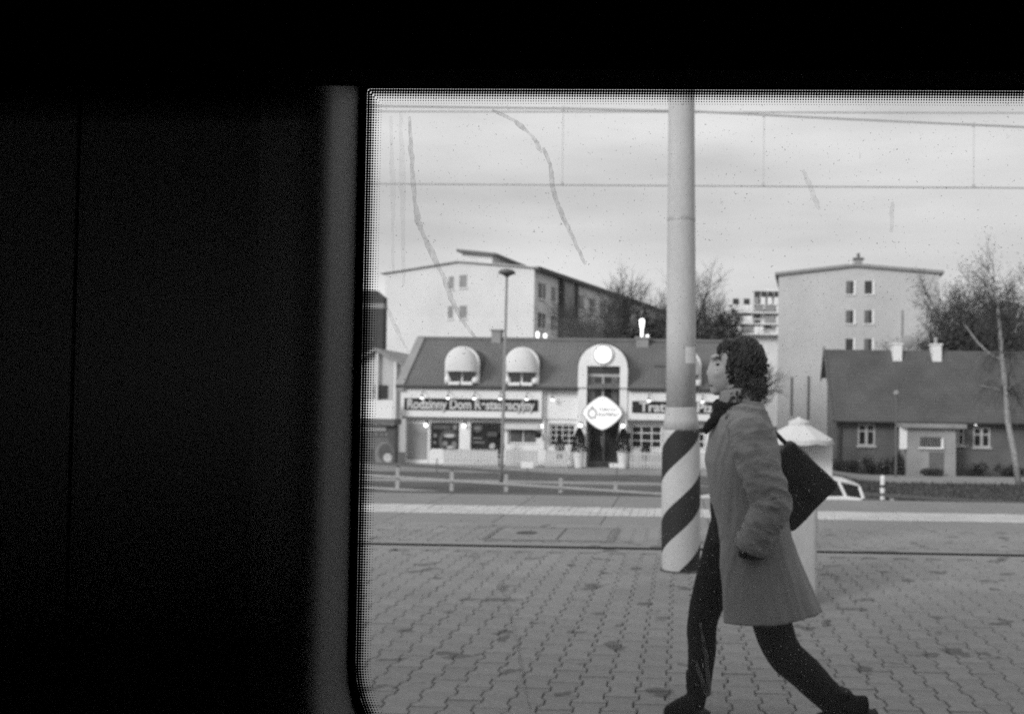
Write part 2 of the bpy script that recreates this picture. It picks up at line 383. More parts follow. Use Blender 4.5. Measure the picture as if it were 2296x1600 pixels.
# ================================================================== TRAIN CAR round the camera
tr = thing('train_car', (0, -.3, 0), 'dark train car interior with a dot edged window, close to the viewer', 'train')
GX0, GX1, GZ0, GZ1, GR = -.388, 1.30, .895, 1.742, .15
def outline(o=0., n=10):                 # rounded rectangle, offset o inwards; big corners below, small above
    pts = []
    x0, x1, z0, z1 = GX0+o, GX1-o, GZ0+o, GZ1-o
    def arc(cx_, cz_, r, a0, a1, k):
        for i in range(k+1):
            a = a0+(a1-a0)*i/k; pts.append((cx_+r*math.cos(a), cz_+r*math.sin(a)))
    rb = max(GR-o, .002); rt = max(.004-o, .0015)
    arc(x0+rb, z0+rb, rb, PI, 1.5*PI, n); arc(x1-rb, z0+rb, rb, 1.5*PI, 2*PI, n)
    arc(x1-rt, z1-rt, rt, 0, .5*PI, 4); arc(x0+rt, z1-rt, rt, .5*PI, PI, 4)
    return pts
def wallring(y, X0, X1, Z0, Z1):         # outer rectangle points matched to the outline points
    c0 = ((GX0+GX1)/2, (GZ0+GZ1)/2); r = []
    for (x, z) in outline(0):
        dx, dz = x-c0[0], z-c0[1]
        t_ = min(((X1-c0[0]) if dx > 0 else (X0-c0[0]))/dx if abs(dx) > 1e-6 else 1e9, ((Z1-c0[1]) if dz > 0 else (Z0-c0[1]))/dz if abs(dz) > 1e-6 else 1e9)
        r.append((c0[0]+dx*t_, y, c0[1]+dz*t_))
    return r
ring = lambda o, y: [(x, y, z) for x, z in outline(o)]
YI = .965
# inner wall panels, reveal, seal, outer skin
def wp(x0, x1, z0, z1, nm='wall_panel', y0=YI-.02, y1=YI):
    q = MB().box(x0, x1, y0, y1, z0, z1).build(nm, M['panel'], tr); return bevel(q, .0025, 2)
wp(-.639, -.445, -.05, 2.4); wp(-1.75, -.645, -.05, 2.4); wp(-3.4, -1.756, -.05, 2.4); MB().box(-.6445, -.6395, YI-.015, YI-.004, -.05, 2.4).build('seam_trim', M['panel'], tr); wp(-7.5, -3.406, -.05, 2.4)
wp(1.36, 2.6, -.05, 2.4); wp(2.606, 9, -.05, 2.4); wp(-.452, 1.357, -.05, .80); wp(-.452, 1.357, 1.86, 2.4)
rv = MB(); 
rings = [ring(-.060, YI-.020), ring(-.045, YI-.024), ring(-.022, YI-.026), ring(-.004, YI-.020), ring(.004, YI-.006), ring(.006, YI+.012), ring(.001, 1.03), ring(-.007, 1.092)]
rv.loft(rings, cap=False); rv.build('window_reveal', M['reveal'], tr, smooth=True)
sl_ = MB(); sl_.loft([ring(-.03, 1.088), ring(.0, 1.088), ring(.0, 1.097), ring(-.03, 1.097)], cap=False)
n_ = len(outline()); sl_.f += [(3*n_+i, 3*n_+(i+1) % n_, (i+1) % n_, i) for i in range(n_)]
sl_.build('window_seal', M['rubber'], tr)
sk = MB(); sk.loft([wallring(1.118, -7.5, 9, -1.1, 2.9), ring(-.03, 1.118)], cap=False); sk.loft([wallring(1.122, -7.5, 9, -1.1, 2.9), ring(-.03, 1.122)], cap=False)
sk.loft([ring(-.03, 1.118), ring(-.03, 1.122)], cap=False); sk.build('outer_skin', M['panel'], tr)
hd = MB().prismx([(.80, 1.70), (.81, 1.660), (.84, 1.655), (1.08, 1.741), (1.087, 1.86), (.80, 1.9)], -7.4, 8.9)   # blind box above the windows
hd.v = [(x, y, z+.0) for x, y, z in hd.v]; hd.build('header_box', M['rubber'], tr)
MB().box(-7.5, 9, -1.9, 1.1, -.12, -.06).build('floor', M['black'], tr)
MB().box(-7.5, 9, -1.9, 1.1, 2.41, 2.95).build('ceiling', M['panel'], tr)
for a_ in ((-7.5, 9, -1.1, 1.0), (-7.5, 9, 1.75, 2.9), (-7.5, -2.1, 1.001, 1.749), (-.35, 9, 1.001, 1.749)): MB().box(a_[0], a_[1], -1.95, -1.9, a_[2], a_[3]).build('wall_panel', M['panel'], tr)
MB().box(-2.12, -.33, -1.93, -1.924, .99, 1.76).build('window_glass', M['glass'], tr)
MB().box(-7.56, -7.5, -1.95, 1.12, -1.1, 2.9).build('end_wall', M['panel'], tr); MB().box(9, 9.06, -1.95, 1.12, -1.1, 2.9).build('end_wall', M['panel'], tr)
MB().box(-7.5, 9, -1.9, 1.1, -1.1, -.13).build('underframe', M['black'], tr)
gs = MB(); gs.loft([ring(-.03, 1.0985), ring(-.03, 1.1045)]); glass = gs.build('window_glass', M['glass'], tr)
for sx0 in (-2.3, -1.3, -.3, .7):          # unseen seat backs added behind the viewer to shade the lower wall
    st = bevel(MB().box(sx0, sx0+.94, -.32, -.2, .35, 1.37).build('shade_seat', M['dark'], tr), .04, 3); bevel(MB().box(sx0, sx0+.94, -.72, -.325, .32, .44).build('cushion', M['dark'], st), .03, 3)
# printed dots along the edge of the glass
fd = MB(); pit = .00315
for k, rk in enumerate((.00195, .00170, .00138, .00104, .00075, .00050)):
    o_ = .0016+pit*k; pts = outline(o_, 24); L = []
    for i in range(len(pts)):
        a, c = Vector(pts[i]), Vector(pts[(i+1) % len(pts)]); L.append((a, c, (c-a).length))
    tot = sum(q[2] for q in L); cnt = int(tot/pit); pos = 0; idx = 0; acc = 0
    for i in range(cnt):
        d_ = (i+(.5 if k % 2 else 0)*0)*tot/cnt
        while d_ > acc+L[idx][2] and idx < len(L)-1: acc += L[idx][2]; idx += 1
        p = L[idx][0].lerp(L[idx][1], (d_-acc)/max(L[idx][2], 1e-9))
        if p.x > .62 or (p.y < .9 and p.x > -.2): continue
        fd.add([(p.x+rk*math.cos(PI/4*q), 1.0979, p.y+rk*math.sin(PI/4*q)) for q in range(8)], [tuple(range(8))])
fd.build('frit_dots', M['rubber'], glass, kind='stuff')
# dried dirt runs on the outer face of the glass
def run(pts, w, m, nm='dirt_streak'):
    P = [at(x, y, 1.1062) for x, y in pts]; Q = []
    for i in range(len(P)-1):
        for k in range(10): Q.append(P[i].lerp(P[i+1], k/10)+Vector((rnd.gauss(0, .0004), 0, 0)))
    Q.append(P[-1]); mb_ = MB(); L_ = []; R_ = []
    for i, p in enumerate(Q):
        d_ = (Q[min(i+1, len(Q)-1)]-Q[max(0, i-1)]).normalized(); a = Vector((d_.z, 0, -d_.x)); ww = .75*w*(.55+.45*math.sin(PI*min(1, (i+1)/(len(Q)))) + 0.55*noise.noise(Vector((i*.16, pts[0][0], 0))))*.000544/2
        L_.append(p+a*ww); R_.append(p-a*ww)
    mb_.loft([[a_, b_, b_+Vector((0, .0003, 0)), a_+Vector((0, .0003, 0))] for a_, b_ in zip(L_, R_)]); mb_.build(nm, m, glass)
run([(1102, 246), (1150, 268), (1180, 292), (1208, 322)], 13, M['streak']); run([(1200, 315), (1214, 342)], 15, M['streak'])
run([(1218, 330), (1234, 372), (1238, 418), (1250, 458), (1278, 520), (1312, 592)], 15, M['streak'])
run([(918, 262), (922, 340), (928, 440), (938, 500), (965, 560), (998, 628), (1012, 672), (1040, 722), (1068, 760)], 17, M['streak'])
run([(876, 260), (880, 420), (882, 610)], 14, M['streakff']); run([(898, 250), (902, 400), (905, 640)], 16, M['streakff']); pass
run([(868, 690), (888, 735), (915, 790)], 12, M['streakf']); run([(1120, 1300), (1145, 1370), (1162, 1440), (1172, 1500), (1190, 1590)], 15, M['streakf']); run([(1160, 1430), (1170, 1520), (1192, 1600)], 12, M['streak'])
run([(1570, 1395), (1582, 1470), (1592, 1560)], 13, M['streakf']); run([(1560, 1480), (1580, 1545), (1600, 1590)], 12, M['streakf']); run([(1800, 380), (1820, 430), (1836, 470)], 16, M['streakf']); run([(1495, 1525), (1505, 1555)], 8, M['streak'])
run([(2000, 452), (1998, 520)], 12, M['streakf'])

# ================================================================== PLATFORM OBJECTS
pb = at(1526, 1274, 7.55); PXC = pb.x
pole = thing('platform_pole', (PXC, 7.55, 0), 'tall grey concrete catenary pole with slanted black stripes round its foot', 'pole')
MB().lathe((PXC, 7.55, 0), [(.152, -.04), (.155, .0), (.162, .25), (.160, .9), (.154, 1.13), (.150, 1.155)], 40).build('striped_sleeve', M['stripe'], pole, smooth=True)
MB().lathe((PXC, 7.55, 0), [(.148, 1.15), (.142, 1.24), (.126, 1.33), (.1255, 1.34)], 40).build('collar', M['concpole'], pole, smooth=True)
MB().lathe((PXC, 7.55, 0), [(.125, 1.335), (.122, 2.0), (.113, 3.3), (.104, 4.6), (.092, 7.0), (.088, 8.2), (.05, 8.22)], 40).build('shaft', M['concpole'], pole, smooth=True)
MB().lathe((PXC, 7.55, 0), [(.1175, 2.885), (.1185, 2.887), (.1185, 2.912), (.117, 2.914)], 40).build('strap', M['metal'], pole)
pole.rotation_euler = (0, -.0115, 0); MB().lathe((PXC, 7.55, 0), [(.175, -.03), (.175, .006), (.168, .012), (.150, .013)], 40).build('foot_shade_ring', M['dark'], pole)  # dark ring at the foot stands in for the pole's contact shadow
a0 = math.radians(40); M['sticker'] = mat('pale_sticker', .68, .6, .08, 20)
MB().loft([[(PXC+.1262*math.sin(a), 7.55-.1262*math.cos(a), z) for a in [a0-.42+.07*i for i in range(13)]] for z in (1.70, 1.835)], cap=False, closed=False).build('sticker', M['sticker'], pole)

# litter bin hidden behind the walker
lb = at(1770, 1330, 6.3); bx0 = at(1832, 1300, 6.3).x
bn_ = thing('litter_bin', (bx0-.3, 6.45, 0), 'pale concrete litter bin behind the walking person', 'bin')
bevel(MB().box(bx0-.58, bx0, 6.3, 6.8, 0, .80).build('body', M['concpole'], bn_), .03, 3)
bevel(MB().box(bx0-.6, bx0+.015, 6.285, 6.815, .803, .86).build('rim', M['conc'], bn_), .015, 2)
MB().lathe((bx0-.29, 6.55, .8), [(.17, .04), (.2, .064), (.18, .066), (.15, .01)], 20).build('opening', M['black'], bn_)

# ------------------------------------------------------------------ overhead wires of the far track
def wire(pts, r, label, nm='overhead_wire'):
    o = MB().tube(pts, r, 6).build(nm, M['wire']); tag(o, label, 'wire', 'overhead wires of the far track'); return o
YW = 15.2
wire([(x, YW, 5.035) for x in (-40, -10, 10, 40)], .0135, 'lowest overhead contact wire running straight across the sky')
wire([(-40, YW+.5, 6.45), (-5, YW+.5, 6.43), (6, YW+.5, 6.45), (40, YW+.5, 6.5)], .013, 'upper overhead wire just below the dotted window edge')
mw = [(-40, YW, 7.8), (-12, YW, 6.62), (-5.2, YW, 6.36), (-2, YW, 6.33), (.2, YW, 6.29), (2.8, YW, 6.17), (5.7, YW, 6.05), (14, YW, 5.8), (24, YW, 6.2), (40, YW, 8)]
wire(mw, .018, 'sagging overhead carrier wire that dips towards the right')
def mz(x):
    for a, c in zip(mw, mw[1:]):
        if a[0] <= x <= c[0]: return a[2]+(c[2]-a[2])*(x-a[0])/(c[0]-a[0])
for x_, lb_ in ((1260, 'vertical dropper wire left of the pole, between two overhead wires'), (1711, 'vertical dropper wire between overhead wires right of the pole'), (2182, 'vertical dropper wire between overhead wires at the right edge')):
    X = at(x_, 411, YW).x
    dp = thing('dropper_wire', (X, YW, 5.035), lb_, 'wire', 'dropper wires')
    MB().tube([(X, YW, 5.05), (X, YW, mz(X))], .0055, 5).build('wire', M['wire'], dp)
    MB().box(X-.02, X+.02, YW-.02, YW+.02, 5.035, 5.085).build('clamp', M['wire'], dp); MB().box(X-.02, X+.02, YW-.02, YW+.02, mz(X)-.03, mz(X)+.03).build('clamp', M['wire'], dp)

# ------------------------------------------------------------------ railing beyond the track
YF = 24.0
fn = thing('guard_railing', (-2, YF, -1), 'long grey metal railing beyond the platform, sloping down to the right', 'railing')
ft = lambda X: -.265-.0465*(X+8)
def rail(dz, w, h, m): 
    MB().loft([[(x, YF-w, ft(x)+dz-h), (x, YF+w, ft(x)+dz-h), (x, YF+w, ft(x)+dz), (x, YF-w, ft(x)+dz)] for x in (-22, -8, 2, 13)]).build('rail', m, fn)
rail(0, .035, .07, M['metald']); rail(-.335, .03, .055, M['metal']); rail(-.66, .03, .055, M['metal'])
ps = at(397/S, 475/S, YF).x
for i in range(-8, 15):
    x = ps+i*1.452; 
    if x > 12.5: break
    MB().box(x-.05, x+.05, YF+.037, YF+.11, hz(x, YF)-.35, ft(x)-.01).build('post', M['metal'], fn)
# road beacon post and small sign posts near the railing
X, b_ = at(1978, 1080, 24.6).x, None
bz = hz(X, 24.6); bo = thing('marker_post', (X, 24.6, bz), 'short black and white banded marker post right of the white car', 'bollard')
prev = bz
for i, (z1, m_) in enumerate(((bz+.28, 'dark'), (bz+.40, 'trim'), (bz+.46, 'dark'), (bz+.60, 'trim'), (bz+.68, 'dark'), (bz+.86, 'trim'))):
    zt = at(1978, 1074, 24.6).z; 
    MB().lathe((X, 24.6, 0), [(.06, prev), (.062, z1)], 12).build('band', M[m_], bo); prev = z1
MB().lathe((X, 24.6, 0), [(.062, prev), (.05, prev+.05), (.01, prev+.07)], 12).build('cap', M['trim'], bo)

# street lamp
lx = at(1122, 1085, 26).x; lz = hz(lx, 26)
sl1 = thing('street_lamp', (lx, 26, lz), 'slender street lamp standing before the restaurant with a flat head', 'lamp')
MB().tube([(lx, 26, lz), (lx+.03, 26, lz+1), (lx+.08, 26, 5.05)], [.058, .046, .034], 10).build('mast', M['mast'], sl1, smooth=True)
MB().lathe((lx+.08, 26, 5.02), [(.04, -.05), (.10, 0), (.24, .05), (.25, .09), (.17, .16), (.03, .19)], 18).build('lamp_head', M['metald'], sl1, smooth=True)

# parasol, kiosk
kx0, kx1 = at(1775, 1020, 27.4).x, at(1866, 1020, 27.4).x; kz = hz(4, 27.5)
ko = thing('market_kiosk', ((kx0+kx1)/2, 27.8, kz), 'plain white kiosk box beneath the parasol, behind the black bag', 'kiosk')
bevel(MB().box(kx0, kx1, 27.4, 28.4, kz, .24).build('body', M['white'], ko), .02, 2)
MB().box(kx0-.05, kx1+.04, 27.35, 28.45, .243, .28).build('counter_top', M['trim'], ko)
uc = at(1790, 980, 27.0); ux = uc.x; uo = thing('parasol', (ux, 27.0, hz(ux, 27)), 'open white parasol with scalloped panels above the kiosk', 'parasol')
n8 = 8; R1 = 1.0; zt, zr = .93, .43
for k in range(n8):
    a1, a2 = 2*PI*k/n8+PI/8, 2*PI*(k+1)/n8+PI/8; rr_ = []
    for j in range(5):
        t_ = j/4; r_ = .05+(R1-.05)*t_; z_ = zt-(zt-zr)*(t_**1.15)
        rr_.append([(ux+r_*math.cos(a1+(a2-a1)*i/4), 27+r_*math.sin(a1+(a2-a1)*i/4), z_-.05*t_*math.sin(PI*i/4)) for i in range(5)])
    rr_.append([(x, y, z-.13) for x, y, z in rr_[-1]])
    q = MB(); q.loft(rr_, cap=False, closed=False); q.build('canopy_panel', M['canvas'], uo)
MB().tube([(ux, 27, hz(ux, 27)), (ux, 27, .98)], .025, 8).build('pole', M['metal'], uo)
MB().lathe((ux, 27, .9), [(.05, .0), (.3, -.07), (.32, .02), (.1, .1), (.02, .16)], 12).build('top_vent', M['canvas'], uo)

# white car
def car():
    XR, YC = at(866/S, 490/S, 19.5).x, 20.3; z0 = -1.55; L = 3.85
    c = thing('parked_car', (XR-L/2, YC, z0), 'white hatchback car half hidden behind the bag and the platform edge', 'car')
    hw = .84
    low = [(0, .30), (0.02, .62), (.12, .78), (.95, .93), (1.05, .96), (3.45, 1.02), (3.78, .98), (3.84, .72), (3.85, .34), (3.3, .24), (.5, .24)]
    q = MB(); rg = []
    for y, k in ((-hw, .96), (-hw*.93, 1), (0, 1.01), (hw*.93, 1), (hw, .96)):
        rg.append([(XR-L+(L/2+(x-L/2)*k), YC+y, z0+z*(.985 if abs(y) > .8 else 1)) for x, z in low])
    q.loft(rg); bevel(q.build('body', M['car'], c, smooth=False), .03, 3)
    roof = [(1.0, .95), (1.75, 1.34), (2.1, 1.40), (2.9, 1.39), (3.5, 1.30), (3.74, 1.20), (3.80, 1.0)]
    q = MB(); rg = []
    for y, k, dz in ((-.78, .97, 0), (-.62, 1, 0), (0, 1.0, .015), (.62, 1, 0), (.78, .97, 0)):
        yy = y
        rg.append([(XR-L+x, YC+(yy*(.98 if z < 1 else (.80 if abs(y) > .7 else .86))), z0+z+dz*(z > 1.1)) for x, z in roof]+[(XR-L+3.75, YC+yy*.98, z0+.93), (XR-L+1.05, YC+yy*.98, z0+.93)])
    q.loft(rg); q.build('window', M['carglass'], c)
    q = MB(); rp = [(1.62, 1.31), (1.8, 1.37), (2.1, 1.42), (2.9, 1.415), (3.5, 1.335), (3.77, 1.235)]
    q.loft([[(XR-L+x, YC+y*(.98 if z > 1.35 else 1.03), z0+z+dz) for x, z in rp]+[(XR-L+x, YC+y*.97, z0+z-.03) for x, z in rp[::-1]] for y, dz in ((-.665, -.03), (-.5, 0), (0, .02), (.5, 0), (.665, -.03))])
    bevel(q.build('roof', M['car'], c), .01, 2)
    for s in (-1, 1):
        for (xa, za, xb, zb) in ((1.02, .93, 1.74, 1.36), (2.45, .94, 2.45, 1.41), (3.45, .96, 3.3, 1.31), (3.80, .97, 3.74, 1.2)):
            MB().tube([(XR-L+xa, YC+s*.775, z0+za), (XR-L+xb, YC+s*.65, z0+zb)], .035, 6).build('pillar', M['car'], c)
        for xw in (.72, 3.1):
            w = MB(); ty = [(.20, -.09), (.29, -.10), (.315, -.05), (.315, .05), (.29, .10), (.20, .09)]
            w.loft([[(XR-L+xw+r*math.cos(2*PI*k/20), YC+s*.74+y, z0+.315+r*math.sin(2*PI*k/20)) for k in range(20)] for r, y in ty]); wo = w.build('wheel', M['tyre'], c)
            w = MB(); w.loft([[(XR-L+xw+r*math.cos(2*PI*k/20), YC+s*(.74+y), z0+.315+r*math.sin(2*PI*k/20)) for k in range(20)] for r, y in ((.2, .07), (.19, .098), (.05, .09))]); w.build('rim', M['metal'], wo)
        MB().box(XR-.06, XR-.0, YC+s*.62-.1, YC+s*.62+.1, z0+.72, z0+.92).build('tail_light', M['dark'], c)
        MB().box(XR-L+.0, XR-L+.06, YC+s*.6-.14, YC+s*.6+.14, z0+.58, z0+.70).build('headlight', M['metal'], c)
    MB().box(XR-.02, XR+.03, YC-.75, YC+.75, z0+.33, z0+.5).build('bumper', M['car'], c)
car()

# ================================================================== RESTAURANT
YR = 33.0
rs = thing('restaurant', (-3.7, YR, -1.0), 'long low white restaurant with ribbed roof, arched entrance and dark name boards', 'restaurant')
RX0, RX1, RZ0, RZE, RRY, RRZ = -10.0, 2.72, -1.5, 1.88, 35.2, 3.80
def wall_open(x0, x1, z0, z1, y, ops, dep=.16):
    X = sorted(set([x0, x1]+[v for o in ops for v in o[:2]])); Z = sorted(set([z0, z1]+[v for o in ops for v in o[2:]])); q = MB()
    for i in range(len(X)-1):
        for j in range(len(Z)-1):
            cx_, cz_ = (X[i]+X[i+1])/2, (Z[j]+Z[j+1])/2
            if any(o[0] < cx_ < o[1] and o[2] < cz_ < o[3] for o in ops): continue
            q.add([(X[i], y, Z[j]), (X[i+1], y, Z[j]), (X[i+1], y, Z[j+1]), (X[i], y, Z[j+1])], [(0, 1, 2, 3)])
    for a, b2, c, d in ops:
        q.add([(a, y, c), (b2, y, c), (b2, y, d), (a, y, d), (a, y+dep, c), (b2, y+dep, c), (b2, y+dep, d), (a, y+dep, d)], [(0, 1, 5, 4), (1, 2, 6, 5), (2, 3, 7, 6), (3, 0, 4, 7)])
    return q
ops = [(-9.09, -8.03, -.43, .60), (-7.62, -6.50, -.40, .62), (-6.25, -5.15, -.15, .52), (-4.75, -3.77, -.22, .62), (-3.34, -2.18, -1.0, 1.25), (-1.78, -.62, -.25, .62), (-.25, .95, -.25, .62), (1.3, 2.3, -.25, .62)]
q = wall_open(RX0, RX1, RZ0, RZE, YR, ops)
q.add([(RX0, YR, RZ0), (RX0, 37.4, RZ0), (RX0, 37.4, RZE), (RX0, RRY, RRZ-.1), (RX0, YR, RZE)], [(0, 1, 2, 3, 4)]); q.add([(RX1, YR, RZ0), (RX1, 37.4, RZ0), (RX1, 37.4, RZE), (RX1, RRY, RRZ-.1), (RX1, YR, RZE)], [(0, 1, 2, 3, 4)])
q.add([(RX0, 37.4, RZ0), (RX1, 37.4, RZ0), (RX1, 37.4, RZE), (RX0, 37.4, RZE)], [(0, 1, 2, 3)])
q.build('wall', M['white'], rs)
def pane(x0, x1, z0, z1, m, nm='window', y=YR+.10, cols=1, rows=1, bar=.035, fm='trim'):
    w = MB().box(x0, x1, y+.02, y+.05, z0, z1).build(nm, M[m], rs)
    fq = MB()
    for (a, b2, c, d) in ((x0, x1, z0, z0+.05), (x0, x1, z1-.05, z1), (x0, x0+.05, z0+.05, z1-.05), (x1-.05, x1, z0+.05, z1-.05)): fq.box(a, b2, y-.02, y+.018, c, d)
    fq.build('frame', M[fm], w)
    for i in range(1, cols): xx = x0+(x1-x0)*i/cols; MB().box(xx-bar/2, xx+bar/2, y-.010, y+.0175, z0+.052, z1-.052).build('glazing_bar', M[fm], w)
    for j in range(1, rows): zz = z0+(z1-z0)*j/rows; MB().box(x0+.052, x1-.052, y-.012, y+.0172, zz-bar/2, zz+bar/2).build('glazing_bar', M[fm], w)
    return w
def disc(x, z, rx, rz_, y, m, nm, par, n=20):
    q = MB(); q.prism([(x+rx*math.cos(2*PI*k/n), z+rz_*math.sin(2*PI*k/n)) for k in range(n)], y, y+.006); return q.build(nm, M[m], par)
M['print1'] = mat('dark_grey_print', .10, .5, .3, 3); M['print2'] = mat('mid_grey_print', .22, .5, .2, 3); M['print3'] = mat('light_grey_print', .5, .5, .1, 3)
# poster window: plates of food on a dark ground
w = pane(-9.05, -8.07, -.40, .57, 'glassdark', fm='dark', y=YR+.03)
disc(-8.43, -.07, .36, .42, YR+.034, 'print1', 'print', w); disc(-8.40, -.07, .27, .32, YR+.027, 'board', 'print', w); disc(-8.40, .13, .20, .075, YR+.020, 'print3', 'print', w); disc(-8.55, -.16, .10, .09, YR+.020, 'print2', 'print', w); disc(-8.22, -.19, .10, .12, YR+.020, 'print2', 'print', w); disc(-8.36, -.29, .14, .05, YR+.013, 'print3', 'print', w)
disc(-8.92, .13, .07, .08, YR+.028, 'print2', 'print', w); disc(-8.93, -.13, .05, .05, YR+.028, 'print2', 'print', w); MB().box(-9.0, -8.35, YR+.026, YR+.034, .36, .50).build('print', M['print1'], w); disc(-8.20, .44, .09, .11, YR+.016, 'print2', 'print', w)
w = pane(-7.58, -6.54, -.37, .59, 'glassdark', fm='dark', y=YR+.03)
disc(-7.36, .42, .17, .16, YR+.030, 'print1', 'print', w); disc(-7.36, .42, .13, .05, YR+.022, 'print2', 'print', w); disc(-6.79, -.25, .14, .13, YR+.028, 'print3', 'print', w)
for z_, x1_ in ((.05, -7.2), (-.10, -7.1)): MB().box(-7.53, x1_, YR+.026, YR+.034, z_-.025, z_+.025).build('print', M['print2'], w)
MB().box(-7.0, -6.65, YR+.026, YR+.034, .12, .28).build('print', M['print1'], w)
MB().box(-7.5, -6.7, YR-.03, YR+.03, .63, .72).build('awning_rail', M['trim'], rs)
pane(-6.23, -5.17, -.13, .50, 'glassmid', cols=2); MB().box(-6.45, -5.0, YR-.22, YR-.02, .40, .58).build('window_awning', M['canvas'], rs)
pane(-4.73, -3.79, -.20, .60, 'glassdark', cols=4, rows=4, bar=.022)
pane(-1.76, -.64, -.23, .60, 'glassdark', cols=3, rows=3, bar=.035); pane(-.23, .93, -.23, .60, 'glassdark', cols=3, rows=3); pane(1.32, 2.28, -.23, .60, 'glassdark', cols=3, rows=3)
# entrance door
dr_ = MB().box(-3.32, -2.20, YR+.08, YR+.12, -1.0, 1.2).build('door', M['glassdark'], rs)
for a in ((-3.32, -3.24, -1, 1.2), (-2.28, -2.20, -1, 1.2), (-2.80, -2.72, -1, 1.2), (-3.24, -2.80, -1, -.72), (-2.72, -2.28, -1, -.72)): MB().box(a[0]+.001, a[1]-.001, YR+.05, YR+.078, a[2], a[3]).build('door_frame', M['metald'], dr_)
MB().box(-2.84, -2.82, YR+.02, YR+.048, -.2, .2).build('handle', M['metal'], dr_)
MB().box(-3.25, -2.30, YR-.55, YR-.33, -1.0, -.86).build('doormat_step', M['dark'], rs)
# name boards on white fascias
def fascia(x0, x1, sx0, sx1, txt, width):
    f = bevel(MB().box(x0, x1, YR-.28, YR-.01, .80, RZE-.03).build('fascia', M['white'], rs), .01, 1)
    MB().box(x0+.05, x1-.05, YR-.27, YR-.012, .74, .797).build('soffit', M['metald'], rs)
    bd = MB().box(sx0, sx1, YR-.315, YR-.285, 1.06, 1.48).build('sign_board', M['board'], rs)
    text('lettering', txt, .47, M['letter'], bd, ((sx0+sx1)/2, YR-.33, 1.255), width, .01, .014)
fascia(-10.12, -4.98, -9.98, -5.12, 'Rodzinny Dom Restauracyjny', 4.62)
fascia(-1.90, 2.72, -1.72, 2.45, 'Trattoria Pizzeria', 3.65)
bevel(MB().box(-4.965, -3.68, YR-.06, YR-.011, .78, RZE-.05).build('fascia', M['white'], rs), .01, 1)
MB().tube([(-4.93, YR-.12, 1.86), (-4.93, YR-.12, -.3)], .045, 8).build('drainpipe', M['trim'], rs)
bevel(MB().box(-9.92, -9.2, YR-.04, YR-.004, -.75, .55).build('door', M['pale'], rs), .01, 1); 
bevel(MB().box(-9.98, -9.14, YR-.02, YR-.0035, -.9, .62).build('door_frame', M['trim'], rs), .01, 1)
# gutter, roof
MB().tube([(-10.25, YR-.40, RZE+.02), (-3.72, YR-.40, RZE+.02)], .06, 8).build('gutter', M['dark'], rs); MB().tube([(-1.87, YR-.40, RZE+.02), (2.85, YR-.40, RZE+.02)], .06, 8).build('gutter', M['dark'], rs)
def roof_sheet(x0, x1, ya, za, yb, zb, pitch=.13, h=.02):
    q = MB(); nn = int((x1-x0)/pitch); X = []
    for i in range(nn):
        b0 = x0+(x1-x0)*i/nn; w_ = (x1-x0)/nn; X += [(b0, 0), (b0+w_*.68, 0), (b0+w_*.76, h), (b0+w_*.92, h)]
    X.append((x1, 0)); n_ = len(X)
    q.v = [(x, ya, za+d) for x, d in X]+[(x, yb, zb+d) for x, d in X]; q.f = [(i, i+1, n_+i+1, n_+i) for i in range(n_-1)]
    return q
q = roof_sheet(-9.98, 2.86, YR-.38, RZE+.03, RRY, RRZ); ro = q.build('roof', M['roofr'], rs)
roof_sheet(-9.98, 2.86, 37.6, RZE-.1, RRY, RRZ).build('roof', M['roofr'], rs)
MB().tube([(-10.2, RRY, RRZ+.02), (2.9, RRY, RRZ+.02)], .08, 8).build('ridge_cap', M['roofr'], ro)
MB().prismx([(YR-.42, RZE-.12), (YR-.42, RZE+.10), (RRY, RRZ+.10), (37.6, RZE+.02), (37.6, RZE-.2), (RRY, RRZ-.15)], -10.28, -9.985).build('bargeboard', M['conc'], rs)
MB().prismx([(YR-.42, RZE-.12), (YR-.42, RZE+.10), (RRY, RRZ+.10), (37.6, RZE+.02), (37.6, RZE-.2), (RRY, RRZ-.15)], 2.865, 3.0).build('bargeboard', M['conc'], rs)
def chimney(x0, x1, y0, y1, z0, z1, m='conc', flue=0, fh=.5, fr=.07, cap=True):
    c = MB().box(x0, x1, y0, y1, z0, z1).build('chimney', M[m], rs); MB().box(x0-.05, x1+.05, y0-.05, y1+.05, z1+.001, z1+.07).build('cap', M['conc'], c)
    if flue: MB().lathe(((x0+x1)/2-.03, (y0+y1)/2, z1+.07), [(fr*.7, 0), (fr*.8, fh*.5), (fr*1.2, fh*.55), (fr*1.5, fh*.9), (fr, fh)], 12).build('glowing_flue', M['flue'], c)
M['flue'] = mat('roof_glow', .8, .4, .0, 3, emit=1.6)  # emission put on the roof flue pipes for their bright glints
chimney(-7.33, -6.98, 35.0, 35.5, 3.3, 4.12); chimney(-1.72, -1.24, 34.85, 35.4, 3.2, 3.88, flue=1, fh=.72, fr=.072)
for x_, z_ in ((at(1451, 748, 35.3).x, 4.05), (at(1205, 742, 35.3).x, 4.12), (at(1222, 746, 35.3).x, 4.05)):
    MB().lathe((x_, 35.3, 3.7), [(.05, 0), (.05, z_-3.95), (.065, z_-3.9), (.065, z_-3.7), (.03, z_-3.68)], 10).build('glowing_flue', M['flue'], rs)
MB().box(-.98, -.55, 33.75, 34.1, 2.72, 2.80).build('roof_vent', M['dark'], rs)
